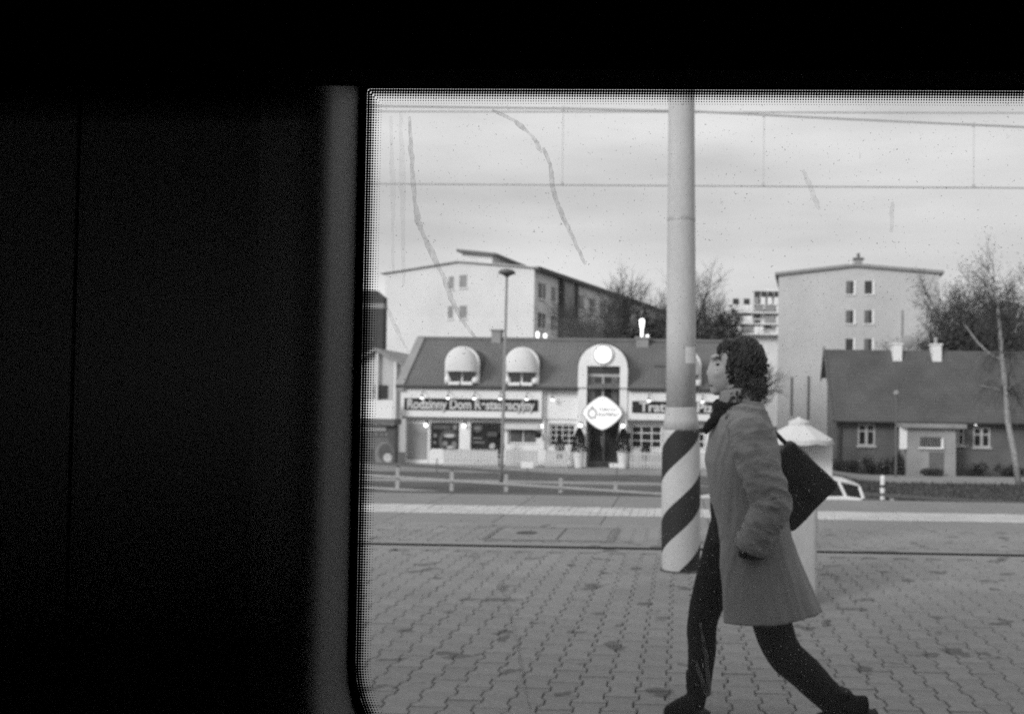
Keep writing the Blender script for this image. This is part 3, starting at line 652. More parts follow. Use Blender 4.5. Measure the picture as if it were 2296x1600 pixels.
# dormers with bulging white awnings
def dormer(cx_):
    hwd, zb, zs = .60, 2.02, 2.76; yf = YR-.22
    arch = lambda r, n=14: [(cx_+r*math.cos(PI*k/n), zs+r*math.sin(PI*k/n)*.98) for k in range(n+1)]
    q = MB(); out_ = [(cx_+hwd, zb)]+arch(hwd)+[(cx_-hwd, zb)]
    q.loft([[(x, yf, z) for x, z in out_], [(x, 34.9, z) for x, z in out_]]); d = q.build('dormer', M['dark'], rs)
    q = MB(); inn = [(cx_+hwd-.1, zb+.08)]+arch(hwd-.1)+[(cx_-hwd+.1, zb+.08)]; out2 = [(cx_+hwd+.03, zb)]+arch(hwd+.03)+[(cx_-hwd-.03, zb)]
    q.loft([[(x, yf-.05, z) for x, z in out2], [(x, yf-.05, z) for x, z in inn], [(x, yf-.005, z) for x, z in inn], [(x, yf-.005, z) for x, z in out2], [(x, yf-.05, z) for x, z in out2]], cap=False); q.build('dormer_frame', M['trim'], d)
    MB().box(cx_-.5, cx_+.5, yf-.03, yf-.006, zb+.08, 2.6).build('window', M['glassdark'], d); MB().box(cx_-.03, cx_+.03, yf-.045, yf-.031, zb+.08, 2.6).build('glazing_bar', M['trim'], d)
    q = MB(); rg = []
    for j in range(7):
        t_ = PI/2*j/6; rg.append([(cx_+(hwd-.03)*math.cos(PI*k/14)*math.sin(t_)**.6 if j else cx_, yf-.06-.50*math.cos(t_) if j else yf-.56, 2.44+(.90*math.sin(PI*k/14))*math.sin(t_)**.9 if j else 2.44) for k in range(15)])
    rg2 = []
    for j in range(7):
        t_ = PI/2*j/6; e = .02+.98*math.sin(t_)
        rg2.append([(cx_+(hwd-.02)*math.cos(PI*k/14), yf-.055-.48*math.cos(t_)*(math.sin(PI*k/14)**.7), 2.44+.93*math.sin(PI*k/14)*e) for k in range(15)])
    q.loft(rg2, cap=False, closed=False); q.build('awning', M['canvas'], d, smooth=True)
    for s in (-1, 1):
        MB().ball((cx_+s*.50, yf-.10, 2.16), .13, .12, .14).build('corbel', M['trim'], d, smooth=True)
        bevel(MB().box(cx_+s*.23-.2, cx_+s*.23+.2, yf-.34, yf-.07, 1.97, 2.08).build('flower_box', M['trim'], d), .01, 1)
for c_ in (-7.9, -5.73, .12): dormer(c_)
# arched entrance bay
def bay():
    x0, x1, yf, zs = -3.68, -1.90, YR-.34, 2.66; cx_, r = (x0+x1)/2, (x1-x0)/2
    outer = [(x1, -1.15)]+[(cx_+r*math.cos(PI*k/24), zs+r*.96*math.sin(PI*k/24)) for k in range(25)]+[(x0, -1.15)]
    ix0, ix1, iz = -3.36, -2.17, 2.72
    q = MB(); inner = []
    for (x, z) in outer:                      # outline points matched onto the opening
        if z < 0: inner.append((ix1 if x > cx_ else ix0, z)); continue
        a = math.atan2(z-zs, x-cx_); inner.append((max(ix0, min(ix1, cx_+1.05*math.cos(a)*r)), min(iz, zs-.02+1.3*math.sin(a)) if z > zs else min(z, iz)))
    q.loft([[(x, 35.1, z) for x, z in outer], [(x, yf, z) for x, z in outer], [(x, yf, z) for x, z in inner], [(x, YR-.02, z) for x, z in inner]], cap=False, closed=False)
    b = q.build('entrance_bay', M['white'], rs)
    q = MB(); q.loft([[(x, yf+.06, z+.02) for x, z in outer[1:-1]], [(x, 35.2, z+.02) for x, z in outer[1:-1]], [(x*1, 35.2, z+.06) for x, z in outer[1:-1]], [(cx_+(x-cx_)*1.04, yf+.06, zs+(z-zs)*1.05) for x, z in outer[1:-1]]], cap=False, closed=False); q.build('bay_roof', M['roofr'], b)
    g_ = MB().box(ix0, ix1, YR-.10, YR-.05, 1.25, iz).build('window', M['glassdark'], b)
    for a in ((ix0, ix1, 2.34, 2.44), (cx_-.04, cx_+.04, 1.3, 2.34)): MB().box(a[0]+.002, a[1]-.002, YR-.14, YR-.102, a[2], a[3]).build('glazing_bar', M['metal'], g_)
    for s in (-1, 1): MB().box(cx_+s*.42-.12, cx_+s*.42+.12, YR-.12, YR-.101, 1.3, 2.33).build('curtain', M['glassmid'], g_)
    MB().ball((cx_, yf-.10, 3.12), .29, .12, .29, 20, 12).build('globe_lamp', M['globe'], b, smooth=True)
    MB().loft([[(cx_+.04+rr_*math.cos(2*PI*k/24), y, 3.12+rr_*math.sin(2*PI*k/24)) for k in range(24)] for rr_, y in ((.37, yf-.004), (.37, yf-.03), (.33, yf-.03))], cap=False).build('globe_ring', M['conc'], b)
    # lozenge sign
    sx, sz = -2.765, 1.035
    def loz(k, n=40):
        p = []
        for i in range(n):
            a = 2*PI*i/n; c, s = math.cos(a), math.sin(a); rr2 = 1/((abs(c)**1.35+abs(s)**1.35)**(1/1.35)); p.append((sx+.74*k*c*rr2, sz+.625*k*s*rr2))
        return p
    s_ = MB().prism(loz(1.0), yf-.22, yf-.06).build('lozenge_sign', M['conc'], rs)
    MB().prism(loz(.95), yf-.235, yf-.221).build('sign_face', M['litsign'], s_)
    yy = yf-.24
    q = MB(); q.loft([[(sx-.36+.17*k*math.cos(2*PI*i/20), y, sz-.02+.19*k*math.sin(2*PI*i/20)) for i in range(20)] for k, y in ((1, yy+.004), (1, yy), (.72, yy), (.72, yy+.004))], cap=False); q.build('emblem', M['greytxt'], s_)
    MB().box(sx-.40, sx-.33, yy, yy+.004, sz+.18, sz+.24).build('emblem', M['greytxt'], s_)
    rr3 = random.Random(5)
    for row, (zc, x0_, x1_, hh) in enumerate(((sz+.135, sx-.11, sx+.53, .05), (sz-.05, sx-.14, sx+.52, .055))):   # two lines of print too soft to read
        q = MB(); x = x0_
        while x < x1_:
            w_ = rr3.uniform(.025, .045)
            q.box(x, x+.014, yy, yy+.004, zc-hh, zc+hh*rr3.uniform(.7, 1)); q.box(x+.016, x+w_+.012, yy, yy+.004, zc+rr3.choice((-hh, -.01, hh-.02)), zc+rr3.choice((-hh, -.01, hh-.02))+.02); x += w_+.028
        q.build('print', M['greytxt'], s_)
    q = MB(); q.loft([[(sx-.12+.06*i, y, sz-.24-.04*math.sin(i*.5)+dz) for y, dz in ((yy, 0), (yy, .03), (yy+.004, .03), (yy+.004, 0))] for i in range(11)]); q.build('print', M['litsign'], s_)
bay()
# lamps over the boards and on the wall
def slamp(x, z=1.50):
    y = YR-.30 if not -4.9 < x < -3.7 else YR-.08
    lm = MB().tube([(x, y, z+.22), (x, y-.14, z+.24), (x, y-.22, z+.14), (x, y-.22, z+.06)], .014, 6).build('sign_lamp', M['dark'], rs)
    MB().lathe((x, y-.22, z), [(.02, .10), (.05, .07), (.075, .02), (.07, .02), (.045, .06)], 12).build('lamp_shade', M['dark'], lm)
    MB().ball((x, y-.22, z-.005), .062, .062, .055, 10, 6).build('bulb', M['lamp'], lm, smooth=True)
for x in (-9.28, -8.34, -7.39, -6.45, -5.50, -4.59, -1.11, -.16, .8, 1.75): slamp(x)
for x, z in ((-9.23, .50), (-7.83, .50), (-5.0, .52), (-3.55, .57), (-2.03, .58)):
    y = YR-.36 if -3.7 < x < -1.9 else YR-.02
    lm = MB().box(x-.04, x+.04, y-.05, y-.001, z-.02, z+.14).build('wall_lamp', M['dark'], rs); MB().ball((x, y-.11, z), .072, .06, .08, 10, 6).build('bulb', M['lamp'], lm, smooth=True)

# low picket fences on the terrace
def pickets(x0, x1, y, label):
    z = hz((x0+x1)/2, y)+.1
    p = thing('picket_fence', ((x0+x1)/2, y, z), label, 'fence', 'picket fences of the terrace'); q = MB(); x = x0
    while x < x1-.05:
        t_ = z+.62+rnd.uniform(-.01, .01); q.prism([(x, z+.02), (x+.075, z+.02), (x+.075, t_-.04), (x+.0375, t_), (x, t_-.04)], y, y+.02); x += .115
    q.build('picket', M['picket'], p, kind='stuff')
    for zz in (z+.18, z+.5): MB().box(x0-.02, x1, y+.021, y+.05, zz, zz+.06).build('rail', M['trim'], p)
pickets(-8.3, -6.4, 31.9, 'white picket fence below the poster window, left of the street lamp'); pickets(-6.1, -4.9, 31.9, 'short white picket fence just right of the street lamp foot'); pickets(-4.7, -3.85, 31.9, 'white picket fence below the barred window left of the entrance')
pickets(-1.72, -.55, 31.9, 'white picket fence right of the entrance, beside the striped pole'); pickets(-.4, 2.4, 31.9, 'white picket fence mostly hidden behind pole and person')
def topiary(x, y, label):
    z = hz(x, y)+.1; p = thing('potted_topiary', (x, y, z), label, 'plant', 'potted topiaries at the entrance')
    MB().lathe((x, y, z), [(.12, 0), (.14, .02), (.20, .55), (.215, .56), (.215, .6), (.18, .6), (.17, .55)], 16).build('pot', M['pot'], p, smooth=False)
    q = MB(); r0 = random.Random(int(x*100))
    for i in range(1500):
        t_ = r0.random()**.8; h_ = .56+t_*.85; r_ = .27*(1-t_)**.5*(.75+.35*r0.random()); a = r0.uniform(0, 2*PI); c = Vector((x+r_*math.cos(a), y+r_*math.sin(a), z+h_)); d = Vector((r0.gauss(0, 1), r0.gauss(0, 1), r0.gauss(0, 1))).normalized()*.035; e = d.orthogonal().normalized()*.02
        q.add([c-d, c+e, c+d, c-e], [(0, 1, 2, 3)])
    q.build('foliage', M['plant'], p); MB().tube([(x, y, z+.5), (x, y, z+1.3)], .02, 6).build('stem', M['bark'], p)
topiary(-3.53, 32.0, 'dark clipped cone in a tall white pot left of the entrance'); topiary(-1.98, 32.0, 'dark clipped cone in a tall white pot right of the entrance')
def leafball(x, y, z, r, label):
    p = thing('hanging_plant', (x, y, z), label, 'plant', 'hanging leaf balls'); q = MB(); r0 = random.Random(int(x*50))
    for i in range(420):
        dd = Vector((r0.gauss(0, 1), r0.gauss(0, 1), r0.gauss(0, 1))).normalized(); c = Vector((x, y, z))+dd*r*(.7+.3*r0.random()); d = dd.orthogonal().normalized()*.03; e = dd.cross(d).normalized()*.02; q.add([c-d, c+e, c+d, c-e], [(0, 1, 2, 3)])
    q.build('foliage', M['plant'], p); MB().tube([(x, y, z), (x, y, z+r+.2)], .008, 5).build('cord', M['dark'], p)
leafball(-5.08, YR-.35, .22, .13, 'small dark leaf ball hanging by the white drainpipe'); leafball(-3.55, YR-.55, .25, .13, 'small dark leaf ball hanging left of the entrance door'); leafball(-2.02, YR-.55, .26, .13, 'small dark leaf ball hanging right of the entrance door'); leafball(-1.85, YR-.3, .22, .12, 'dark leaf ball hanging at the corner right of the entrance')
def cypress(x, y, h, label, cat='plant'):
    z = hz(x, y)+.1; p = thing('shrub', (x, y, z), label, cat, 'slim terrace shrubs'); q = MB(); r0 = random.Random(int(x*70))
    for i in range(600):
        t_ = r0.random(); r_ = .19*math.sin(PI*min(1, t_*.9+.12))*(.6+.4*r0.random()); a = r0.uniform(0, 2*PI); c = Vector((x+r_*math.cos(a), y+r_*math.sin(a), z+.3+t_*h)); d = Vector((r0.gauss(0, 1), r0.gauss(0, 1), r0.gauss(0, 1))).normalized()*.035; e = d.orthogonal().normalized()*.02; q.add([c-d, c+e, c+d, c-e], [(0, 1, 2, 3)])
    q.build('foliage', M['plant'], p); MB().tube([(x, y, z), (x, y, z+.3+h*.7)], .02, 6).build('stem', M['bark'], p)
cypress(-4.27, 32.4, .85, 'slim dark shrub before the barred window'); cypress(-6.42, 32.3, .9, 'slim dark shrub right behind the street lamp mast'); cypress(-1.2, 32.4, .6, 'low dark shrub below the window right of the entrance')
def smallsign(px_, y, zc, w_, h_, label):
    x = at(px_, 1000, y).x; z = hz(x, y); p = thing('small_sign', (x, y, z), label, 'sign', 'small signs along the road')
    MB().tube([(x, y, z), (x, y, zc+h_)], .02, 6).build('post', M['metald'], p); bevel(MB().box(x-w_, x+w_, y-.035, y-.022, zc-h_, zc+h_).build('plate', M['trim'], p), .01, 1)
smallsign(980, 29.8, -.35, .2, .16, 'small white road sign before the left poster window'); smallsign(1183, 29.0, -.62, .2, .10, 'small white sign on a thin post right of the street lamp'); smallsign(1383, 29.4, -.62, .24, .07, 'low white sign before the entrance steps')

# poster display and white board at the far left
pd = thing('poster_display', (-10.9, 32.4, -1), 'dark framed poster display under a flat roof left of the restaurant', 'poster')
MB().box(-12.6, -10.1, 32.0, 32.8, .52, .72).build('roof', M['metald'], pd)
w = MB().box(-11.9, -10.2, 32.30, 32.36, -.92, .50).build('poster', M['print1'], pd)
for a in ((-12.0, -11.9, -1, .515), (-10.2, -10.1, -1, .515)): MB().box(a[0], a[1], 32.26, 32.42, a[2], a[3]).build('post', M['dark'], pd)
MB().box(-11.4, -10.5, 32.285, 32.299, .30, .46).build('print', M['print3'], pd); disc(-10.55, -.55, .36, .44, 32.292, 'print2', 'print', pd); disc(-10.50, -.50, .26, .34, 32.284, 'print1', 'print', pd); disc(-10.42, -.66, .15, .16, 32.276, 'print3', 'print', pd)
for i in range(4): MB().box(-11.2, -10.4, 32.29, 32.298, -.02-.1*i, .02-.1*i).build('print', M['print2'], pd)
for i, x_ in enumerate((-11.25, -11.05, -10.85, -10.65, -10.48)): disc(x_, .17, .06, .05, 32.288, 'print2', 'print', pd, 8)
MB().box(-11.6, -10.2, 32.1, 32.25, -1.0, -.84).build('kerb_board', M['trim'], pd)
wb = thing('white_signboard', (at(845, 918, 31.8).x, 31.8, .73), 'plain white signboard on the flat roof at the left window edge', 'signboard')
bx_ = at(873, 918, 31.8).x; zt_, zb_ = at(860, 896, 31.8).z, at(860, 940, 31.8).z
bevel(MB().box(bx_-1.3, bx_, 32.2, 32.26, zb_+.03, zt_).build('panel', M['trim'], wb), .01, 1); 
for x_ in (bx_-1.1, bx_-.2): MB().box(x_-.03, x_+.03, 32.27, 32.33, .72, zt_-.1).build('strut', M['metald'], wb)

# gabled house behind, left
gh = thing('gabled_house', (-16, 42, -1.2), 'pale gabled house peeping out left behind the restaurant', 'house')
rdg = at(855, 780, 42); ev = at(908, 818, 42)
ex = ev.x+.6; rx_, rz2 = rdg.x-.2, rdg.z
MB().prism([(rx_*2-ex, -1.4), (ex, -1.4), (ex, ev.z-.35), (rx_, rz2-.15), (rx_*2-ex, ev.z-.35)], 42, 50).build('wall', M['blockr'], gh)
for s in (1, -1): MB().prism([(rx_, rz2-.13), (rx_+s*(ex-rx_+.3), ev.z-.52), (rx_+s*(ex-rx_+.3), ev.z-.38), (rx_, rz2+.02)], 41.7, 50.3).build('roof', M['conc'], gh)
dx_ = at(887, 850, 41.9).x; MB().tube([(dx_, 41.85, at(887, 803, 41.9).z), (dx_, 41.85, -1)], .07, 8).build('drainpipe', M['trim'], gh)
xx = at(862, 880, 41.9).x; MB().box(xx-.5, xx+.1, 41.93, 41.99, at(862, 892, 41.9).z, at(862, 862, 41.9).z).build('window', M['glassdark'], gh)
wx = at(846, 840, 41.9).x; MB().tube([(wx, 41.85, at(846, 790, 41.9).z), (wx, 41.85, -1)], .07, 8).build('drainpipe', M['trim'], gh)
# dark tall slab at the left edge
tx1 = at(859, 700, 55).x; tw = thing('dark_stack', (tx1-1.2, 55.5, -1.2), 'tall narrow dark stack at the left edge of the view', 'tower')
q = MB(); q.prism([(tx1-2.6, -1.5), (tx1, -1.5), (tx1, at(859, 665, 55).z), (tx1-.5, at(850, 650, 55).z), (tx1-2.6, at(850, 650, 55).z)], 55, 55.7); q.build('shaft', M['dark'], tw); MB().box(tx1-2.65, tx1+.02, 54.97, 55.72, at(859, 672, 55).z-.5, at(859, 672, 55).z-.2).build('band', M['conc'], tw)

# ================================================================== COTTAGE on the right
CY0, CX0, CX1, CZ0, CZE = 43.0, 7.38, 21.5, -2.0, .80
co = thing('cottage', (13, CY0, CZ0), 'low old cottage with a steep dark roof and white framed windows', 'house')
cops = [(8.36, 9.16, -.43, .58), (13.72, 14.5, -.42, .50), (12.75, 13.3, -.35, .5), (16.5, 17.3, -.43, .55)]
q = wall_open(CX0, CX1, CZ0, CZE, CY0, cops, .12); q.add([(CX0, CY0, CZ0), (CX0, 45.9, CZ0), (CX0, 45.9, 2.9), (CX0, 45.2, 4.0), (CX0, CY0, CZE)], [(0, 1, 2, 3, 4)]); q.build('wall', M['cott'], co)
def cpane(a, b2, c, d):
    w = MB().box(a, b2, CY0+.06, CY0+.08, c, d).build('window', M['glassdark'], co); fq = MB()
    for r_ in ((a, b2, c, c+.07), (a, b2, d-.07, d), (a, a+.07, c+.07, d-.07), (b2-.07, b2, c+.07, d-.07)): fq.box(r_[0], r_[1], CY0-.02, CY0+.055, r_[2], r_[3])
    fq.build('frame', M['picket'], w); mxx = (a+b2)/2; MB().box(mxx-.06, mxx+.06, CY0-.018, CY0+.054, c+.07, d-.07).build('mullion', M['picket'], w)
    MB().box(a+.072, b2-.072, CY0+.0, CY0+.05, d-.36, d-.30).build('transom', M['picket'], w); MB().box(a-.08, b2+.08, CY0-.10, CY0-.001, c-.08, c-.002).build('sill', M['picket'], w)
for o_ in cops: cpane(*o_)
M['roofc2'] = M['roofc']
q = MB()
def tiled(x0, x1, ya, za, yb, zb, nrow, h=.05):
    q = MB(); 
    for i in range(nrow):
        t0, t1 = i/nrow, (i+1)/nrow; y0_, z0_, y1_, z1_ = ya+(yb-ya)*t0, za+(zb-za)*t0, ya+(yb-ya)*t1, za+(zb-za)*t1
        b0 = len(q.v); q.v += [(x0, y0_, z0_+h), (x1, y0_, z0_+h), (x1, y1_, z1_+.005), (x0, y1_, z1_+.005), (x0, y0_, z0_), (x1, y0_, z0_)]; q.f += [(b0, b0+1, b0+2, b0+3), (b0+4, b0+5, b0+1, b0)]
    return q
rf = tiled(CX0-.25, CX1+.3, CY0-.45, .70, 45.2, 4.2, 22).build('roof', M['roofc'], co); tiled(CX0-.25, CX1+.3, 46.1, 2.8, 45.2, 4.2, 8).build('roof', M['roofc'], co)
MB().prismx([(CY0-.47, .55), (CY0-.47, .80), (45.2, 4.36), (46.12, 2.9), (46.12, 2.65), (45.2, 4.05)], CX0-.32, CX0-.255).build('bargeboard', M['metald'], co)
MB().tube([(CX0-.25, CY0-.5, .70), (CX1, CY0-.5, .70)], .06, 8).build('gutter', M['dark'], co); MB().tube([(CX0+.12, CY0-.1, .65), (CX0+.12, CY0-.1, -1.9)], .06, 8).build('drainpipe', M['dark'], co)
for x_, m_ in ((at(2009, 780, 45).x, 'trim'), (at(2097, 780, 45).x, 'trim')):
    c = MB().box(x_-.22, x_+.22, 44.75, 45.25, 3.4, 4.45).build('chimney', M[m_], co); MB().box(x_-.27, x_+.27, 44.7, 45.3, 4.451, 4.52).build('cap', M['trim'], c)
    MB().lathe((x_, 45, 4.52), [(.07, 0), (.07, .18), (.1, .2), (.1, .3), (.03, .33)], 10).build('flue', M['metal'], c)
sx_ = at(2036, 768, 46); q = MB(); q.loft([[(sx_.x+r_*math.cos(2*PI*k/24), 46-.16*(1-(r_/.45)**2)+.16, sx_.z+.05+r_*math.sin(2*PI*k/24)) for k in range(24)] for r_ in (.02, .16, .28, .36)]); q.build('satellite_dish', M['conc'], co); MB().tube([(sx_.x, 46.1, sx_.z), (sx_.x-.3, 46.0, 3.7)], .03, 6).build('dish_mast', M['metal'], co)
# porch with a barred window and flat canopy
po = MB().box(10.35, 12.55, 41.75, CY0-.002, CZ0, .47).build('porch', M['pale'], co)
MB().box(10.05, 12.95, 41.45, 43.0, .475, .66).build('canopy', M['conc'], po); MB().box(10.0, 10.34, 41.7, 41.76, -.5, .47).build('side_screen', M['trim'], po)
w = MB().box(10.95, 11.85, 41.70, 41.748, -.40, .05).build('window', M['glassdark'], po); MB().box(10.85, 11.98, 41.62, 41.699, -.48, -.402).build('sill', M['trim'], po); MB().box(11.86, 11.98, 41.68, 41.747, -.40, .0).build('frame', M['trim'], po)
for i in range(8): MB().box(11.0+.105*i, 11.02+.105*i, 41.67, 41.698, -.39, .04).build('bar', M['metal'], w)
MB().box(11.35, 12.0, 41.72, 41.748, -1.9, -.62).build('door', M['cott'], po)
lmx = at(2188, 950, 42.7); lm = MB().box(lmx.x-.06, lmx.x+.06, CY0-.2, CY0-.001, lmx.z+.02, lmx.z+.14).build('wall_lamp', M['dark'], co); MB().ball((lmx.x, CY0-.22, lmx.z), .055).build('bulb', M['lamp'], lm)
tp = at(2009, 880, 40.0); tz = hz(tp.x, 40)
o = thing('garden_lamp', (tp.x, 40, tz), 'thin post lamp with a small round head before the cottage porch', 'lamp'); MB().tube([(tp.x, 40, tz), (tp.x, 40, tp.z-.1)], .05, 8).build('post', M['metald'], o); MB().ball((tp.x, 40, tp.z), .13).build('lamp_head', M['conc'], o, smooth=True)
# dark shrubs against the cottage wall
def bush(x, y, w_, h_, label, nleaf=700, name='bush', grp='bushes along the cottage wall', m='leaf', size=.06):
    z = hz(x, y)+.05; p = thing(name, (x, y, z), label, 'bush', grp); q = MB(); r0 = random.Random(int(x*37+y))
    cl = [(r0.uniform(-.8, .8), r0.uniform(-.6, .6), r0.uniform(.15, .8), r0.uniform(.25, .55)) for _ in range(9)]
    for i in range(nleaf):
        u, v, t_, k_ = cl[i % 9]; d = Vector((r0.gauss(0, 1), r0.gauss(0, 1), r0.gauss(0, 1))).normalized()*(.35+.75*r0.random())*k_; c = Vector((x+(u+d.x)*w_, y+(v+d.y)*w_*.7, z+max(.0, (t_+d.z)*h_))); a = Vector((r0.gauss(0, 1), r0.gauss(0, 1), r0.gauss(0, 1))).normalized()*size; e = a.orthogonal().normalized()*size*.6; q.add([c-a, c+e, c+a, c-e], [(0, 1, 2, 3)])
    q.build('foliage', M[m], p); s_ = MB()
    for i in range(6): s_.tube([(x+r0.uniform(-.1, .1), y, z-.05), (x+r0.uniform(-w_, w_)*.7, y+r0.uniform(-.2, .2), z+h_*.7)], [.02, .008], 5)
    s_.build('stem', M['bark'], p)
for x_, w_, h_, lb_ in ((7.7, .6, .6, 'low dark bush at the left corner of the cottage'), (9.0, .7, .75, 'dark bush below the white framed cottage window'), (9.9, .45, .95, 'dark upright bush left of the porch'), (11.3, .5, .4, 'low dark bush before the porch door'), (13.5, .6, .7, 'dark bush right of the porch'), (15.2, .7, .6, 'dark bush at the right end of the cottage wall')):
    bush(x_, 42.2 if not 10.3 < x_ < 12.6 else 41.1, w_, h_, lb_)

# ================================================================== APARTMENT BLOCKS
def block(name, C, phi, w_, L, ztop, zap, label, mend, mside, zb=-2.2, roofm='conc'):
    o = thing(name, (C[0], C[1], zb), label, 'building')
    e = Vector((math.cos(phi), -math.sin(phi), 0)); s_ = Vector((math.sin(phi), math.cos(phi), 0)); C = Vector((C[0], C[1], 0))
    P = lambda a, c, z: C+e*a+s_*c+Vector((0, 0, z))
    return o, P
# right block: end wall with pairs of small windows
ph = math.radians(8); Lc = (9.37, 88.0); wR = 15.0
br, P = block('apartment_block', Lc, ph, wR, 40, 14.1, 15.0, 'tall grey apartment block end wall with paired small windows above the cottage', 'blockr', 'blockr')
q = MB(); e_ = [P(0, 0, -2.2), P(wR, 0, -2.2), P(wR, 0, 14.0), P(wR*.48, 0, 14.75), P(0, 0, 14.0)]; bk = [p+(P(0, 40, 0)-P(0, 0, 0)) for p in e_]
q.add(e_+bk, [(0, 1, 2, 3, 4), (9, 8, 7, 6, 5), (1, 6, 7, 2), (4, 9, 5, 0)]); q.build('wall', M['blockr'], br)
q = MB()
for a, c in ((4, 3), (3, 2)):
    A, B = e_[a], e_[c]; sd_ = (P(0, 1, 0)-P(0, 0, 0)); upv = Vector((0, 0, .28)); ov = (A-B).normalized()*.35 if a == 4 else Vector(); ov2 = (B-A).normalized()*.35 if c == 2 else Vector()
    q.loft([[A+ov-sd_*.3, B+ov2-sd_*.3, B+ov2-sd_*.3+upv, A+ov-sd_*.3+upv], [A+ov+sd_*40, B+ov2+sd_*40, B+ov2+sd_*40+upv, A+ov+sd_*40+upv]])
q.build('roof', M['conc'], br)
def quad_on(P, a0, a1, z0, z1, d0, d1, name, m, par):
    q = MB(); v = [P(a, d, z) for d in (d0, d1) for a, z in ((a0, z0), (a1, z0), (a1, z1), (a0, z1))]
    q.add(v, [(0, 1, 2, 3), (7, 6, 5, 4), (0, 4, 5, 1), (1, 5, 6, 2), (2, 6, 7, 3), (3, 7, 4, 0)]); return q.build(name, M[m], par)
for zc in (12.75, 9.95, 7.25, 4.45, 1.65):
    for ac in (6.82, 8.55):
        w = quad_on(P, ac-.42, ac+.42, zc-.62, zc+.62, -.03, .02, 'window', 'glassdark', br)
        quad_on(P, ac+.28, ac+.50, zc-.66, zc+.66, -.07, -.031, 'frame', 'trim', w); quad_on(P, ac-.5, ac+.5, zc-.74, zc-.63, -.12, -.031, 'sill', 'trim', w)
        if rnd.random() < .5: quad_on(P, ac-.42, ac-.02, zc-.60, zc+.60, -.05, -.0315, 'curtain', 'glassmid', w)
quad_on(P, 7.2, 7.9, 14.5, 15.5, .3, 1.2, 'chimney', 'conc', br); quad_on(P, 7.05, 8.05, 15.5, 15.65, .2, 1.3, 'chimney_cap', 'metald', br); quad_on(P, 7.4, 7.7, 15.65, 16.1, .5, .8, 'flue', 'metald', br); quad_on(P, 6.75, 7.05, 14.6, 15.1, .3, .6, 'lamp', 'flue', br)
for ac, z0, z1 in ((11.6, 7.0, 10.6), (14.2, 7.5, 10.4)): quad_on(P, ac-.06, ac+.06, z0, z1, -.12, -.02, 'duct', 'conc', br)
for ac, z0, z1 in ((1.35, .5, 4.2), (2.95, .2, 4.3)): quad_on(P, ac-.09, ac+.09, z0, z1, -.1, -.02, 'duct', 'metald', br)
# left block: pale end wall and a long side with window columns
phl = math.radians(16.4); CL = at(1198, 620, 83); LZ = at(1198, 598, 83).z; WL = 15.9; LL = 42
bl, P0 = block('apartment_block', (CL.x, 83), phl, WL, LL, LZ, LZ+.6, 'pale apartment block seen at an angle behind the restaurant roof', 'blockl', 'blockls')
Pl = lambda a, c, z: P0(-a, c, z)           # a runs to the left along the end wall
q = MB(); q.add([Pl(0, 0, -2.2), Pl(WL, 0, -2.2), Pl(WL, 0, LZ-.1), Pl(WL*.5, 0, LZ+.75), Pl(0, 0, LZ-.1)], [(0, 1, 2, 3, 4)]); q.build('end_wall', M['blockl'], bl)
q = MB(); q.add([Pl(0, 0, -2.2), Pl(0, LL, -2.2), Pl(0, LL, LZ-.1), Pl(0, 0, LZ-.1)], [(0, 1, 2, 3)]); q.add([Pl(WL, 0, -2.2), Pl(WL, LL, -2.2), Pl(WL, LL, LZ-.1), Pl(WL, 0, LZ-.1)], [(0, 1, 2, 3)]); q.add([Pl(0, LL, -2.2), Pl(WL, LL, -2.2), Pl(WL, LL, LZ-.1), Pl(0, LL, LZ-.1)], [(0, 1, 2, 3)]); q.build('side_wall', M['blockls'], bl)
q = MB()
for a0_, z0_, a1_, z1_ in ((-.5, LZ-.12, WL*.5, LZ+.76), (WL*.5, LZ+.76, WL+.5, LZ-.12)):
    q.loft([[Pl(a0_, -.3, z0_), Pl(a1_, -.3, z1_), Pl(a1_, -.3, z1_+.1), Pl(a0_, -.3, z0_+.1)], [Pl(a0_, LL+.3, z0_), Pl(a1_, LL+.3, z1_), Pl(a1_, LL+.3, z1_+.1), Pl(a0_, LL+.3, z0_+.1)]])
q.build('roof', M['blockr'], bl)
q = MB(); q.loft([[Pl(0-.62, -.3, LZ-.35), Pl(0-.1, -.3, LZ-.35), Pl(0-.1, -.3, LZ+.02), Pl(-.62, -.3, LZ+.02)], [Pl(-.62, LL, LZ-.35), Pl(-.1, LL, LZ-.35), Pl(-.1, LL, LZ+.02), Pl(-.62, LL, LZ+.02)]]); q.build('eave', M['dark'], bl)
def side_quad(c0, c1, z0, z1, d0, d1, name, m, par):
    q = MB(); v = [Pl(-d, c, z) for d in (d0, d1) for c, z in ((c0, z0), (c1, z0), (c1, z1), (c0, z1))]
    q.add(v, [(0, 1, 2, 3), (7, 6, 5, 4), (0, 4, 5, 1), (1, 5, 6, 2), (2, 6, 7, 3), (3, 7, 4, 0)]); return q.build(name, M[m], par)
for k, zc in enumerate((LZ-2.0, LZ-4.8, LZ-7.6, LZ-10.4)):
    for c in (1.6, 4.2, 11.0, 14.2, 17.2, 19.2, 22.3, 25.2, 28.5, 31.5, 34.5, 37.5, 40):
        w_ = .75 if c not in (4.2, 19.2) else .4
        w = side_quad(c-w_, c+w_, zc-.72, zc+.72, -.02, .04, 'window', 'glassdark' if rnd.random() < .8 else 'glassmid', bl); side_quad(c-w_-.1, c+w_+.1, zc-.86, zc-.73, .0, .14, 'sill', 'trim', w)
        side_quad(c-.05, c+.05, zc-.72, zc+.72, .045, .07, 'mullion', 'trim', w)
for c in (5.4, 8.9, 24): side_quad(c, c+.45, -2, LZ-.3, .0, .5, 'pilaster', 'dark', bl)
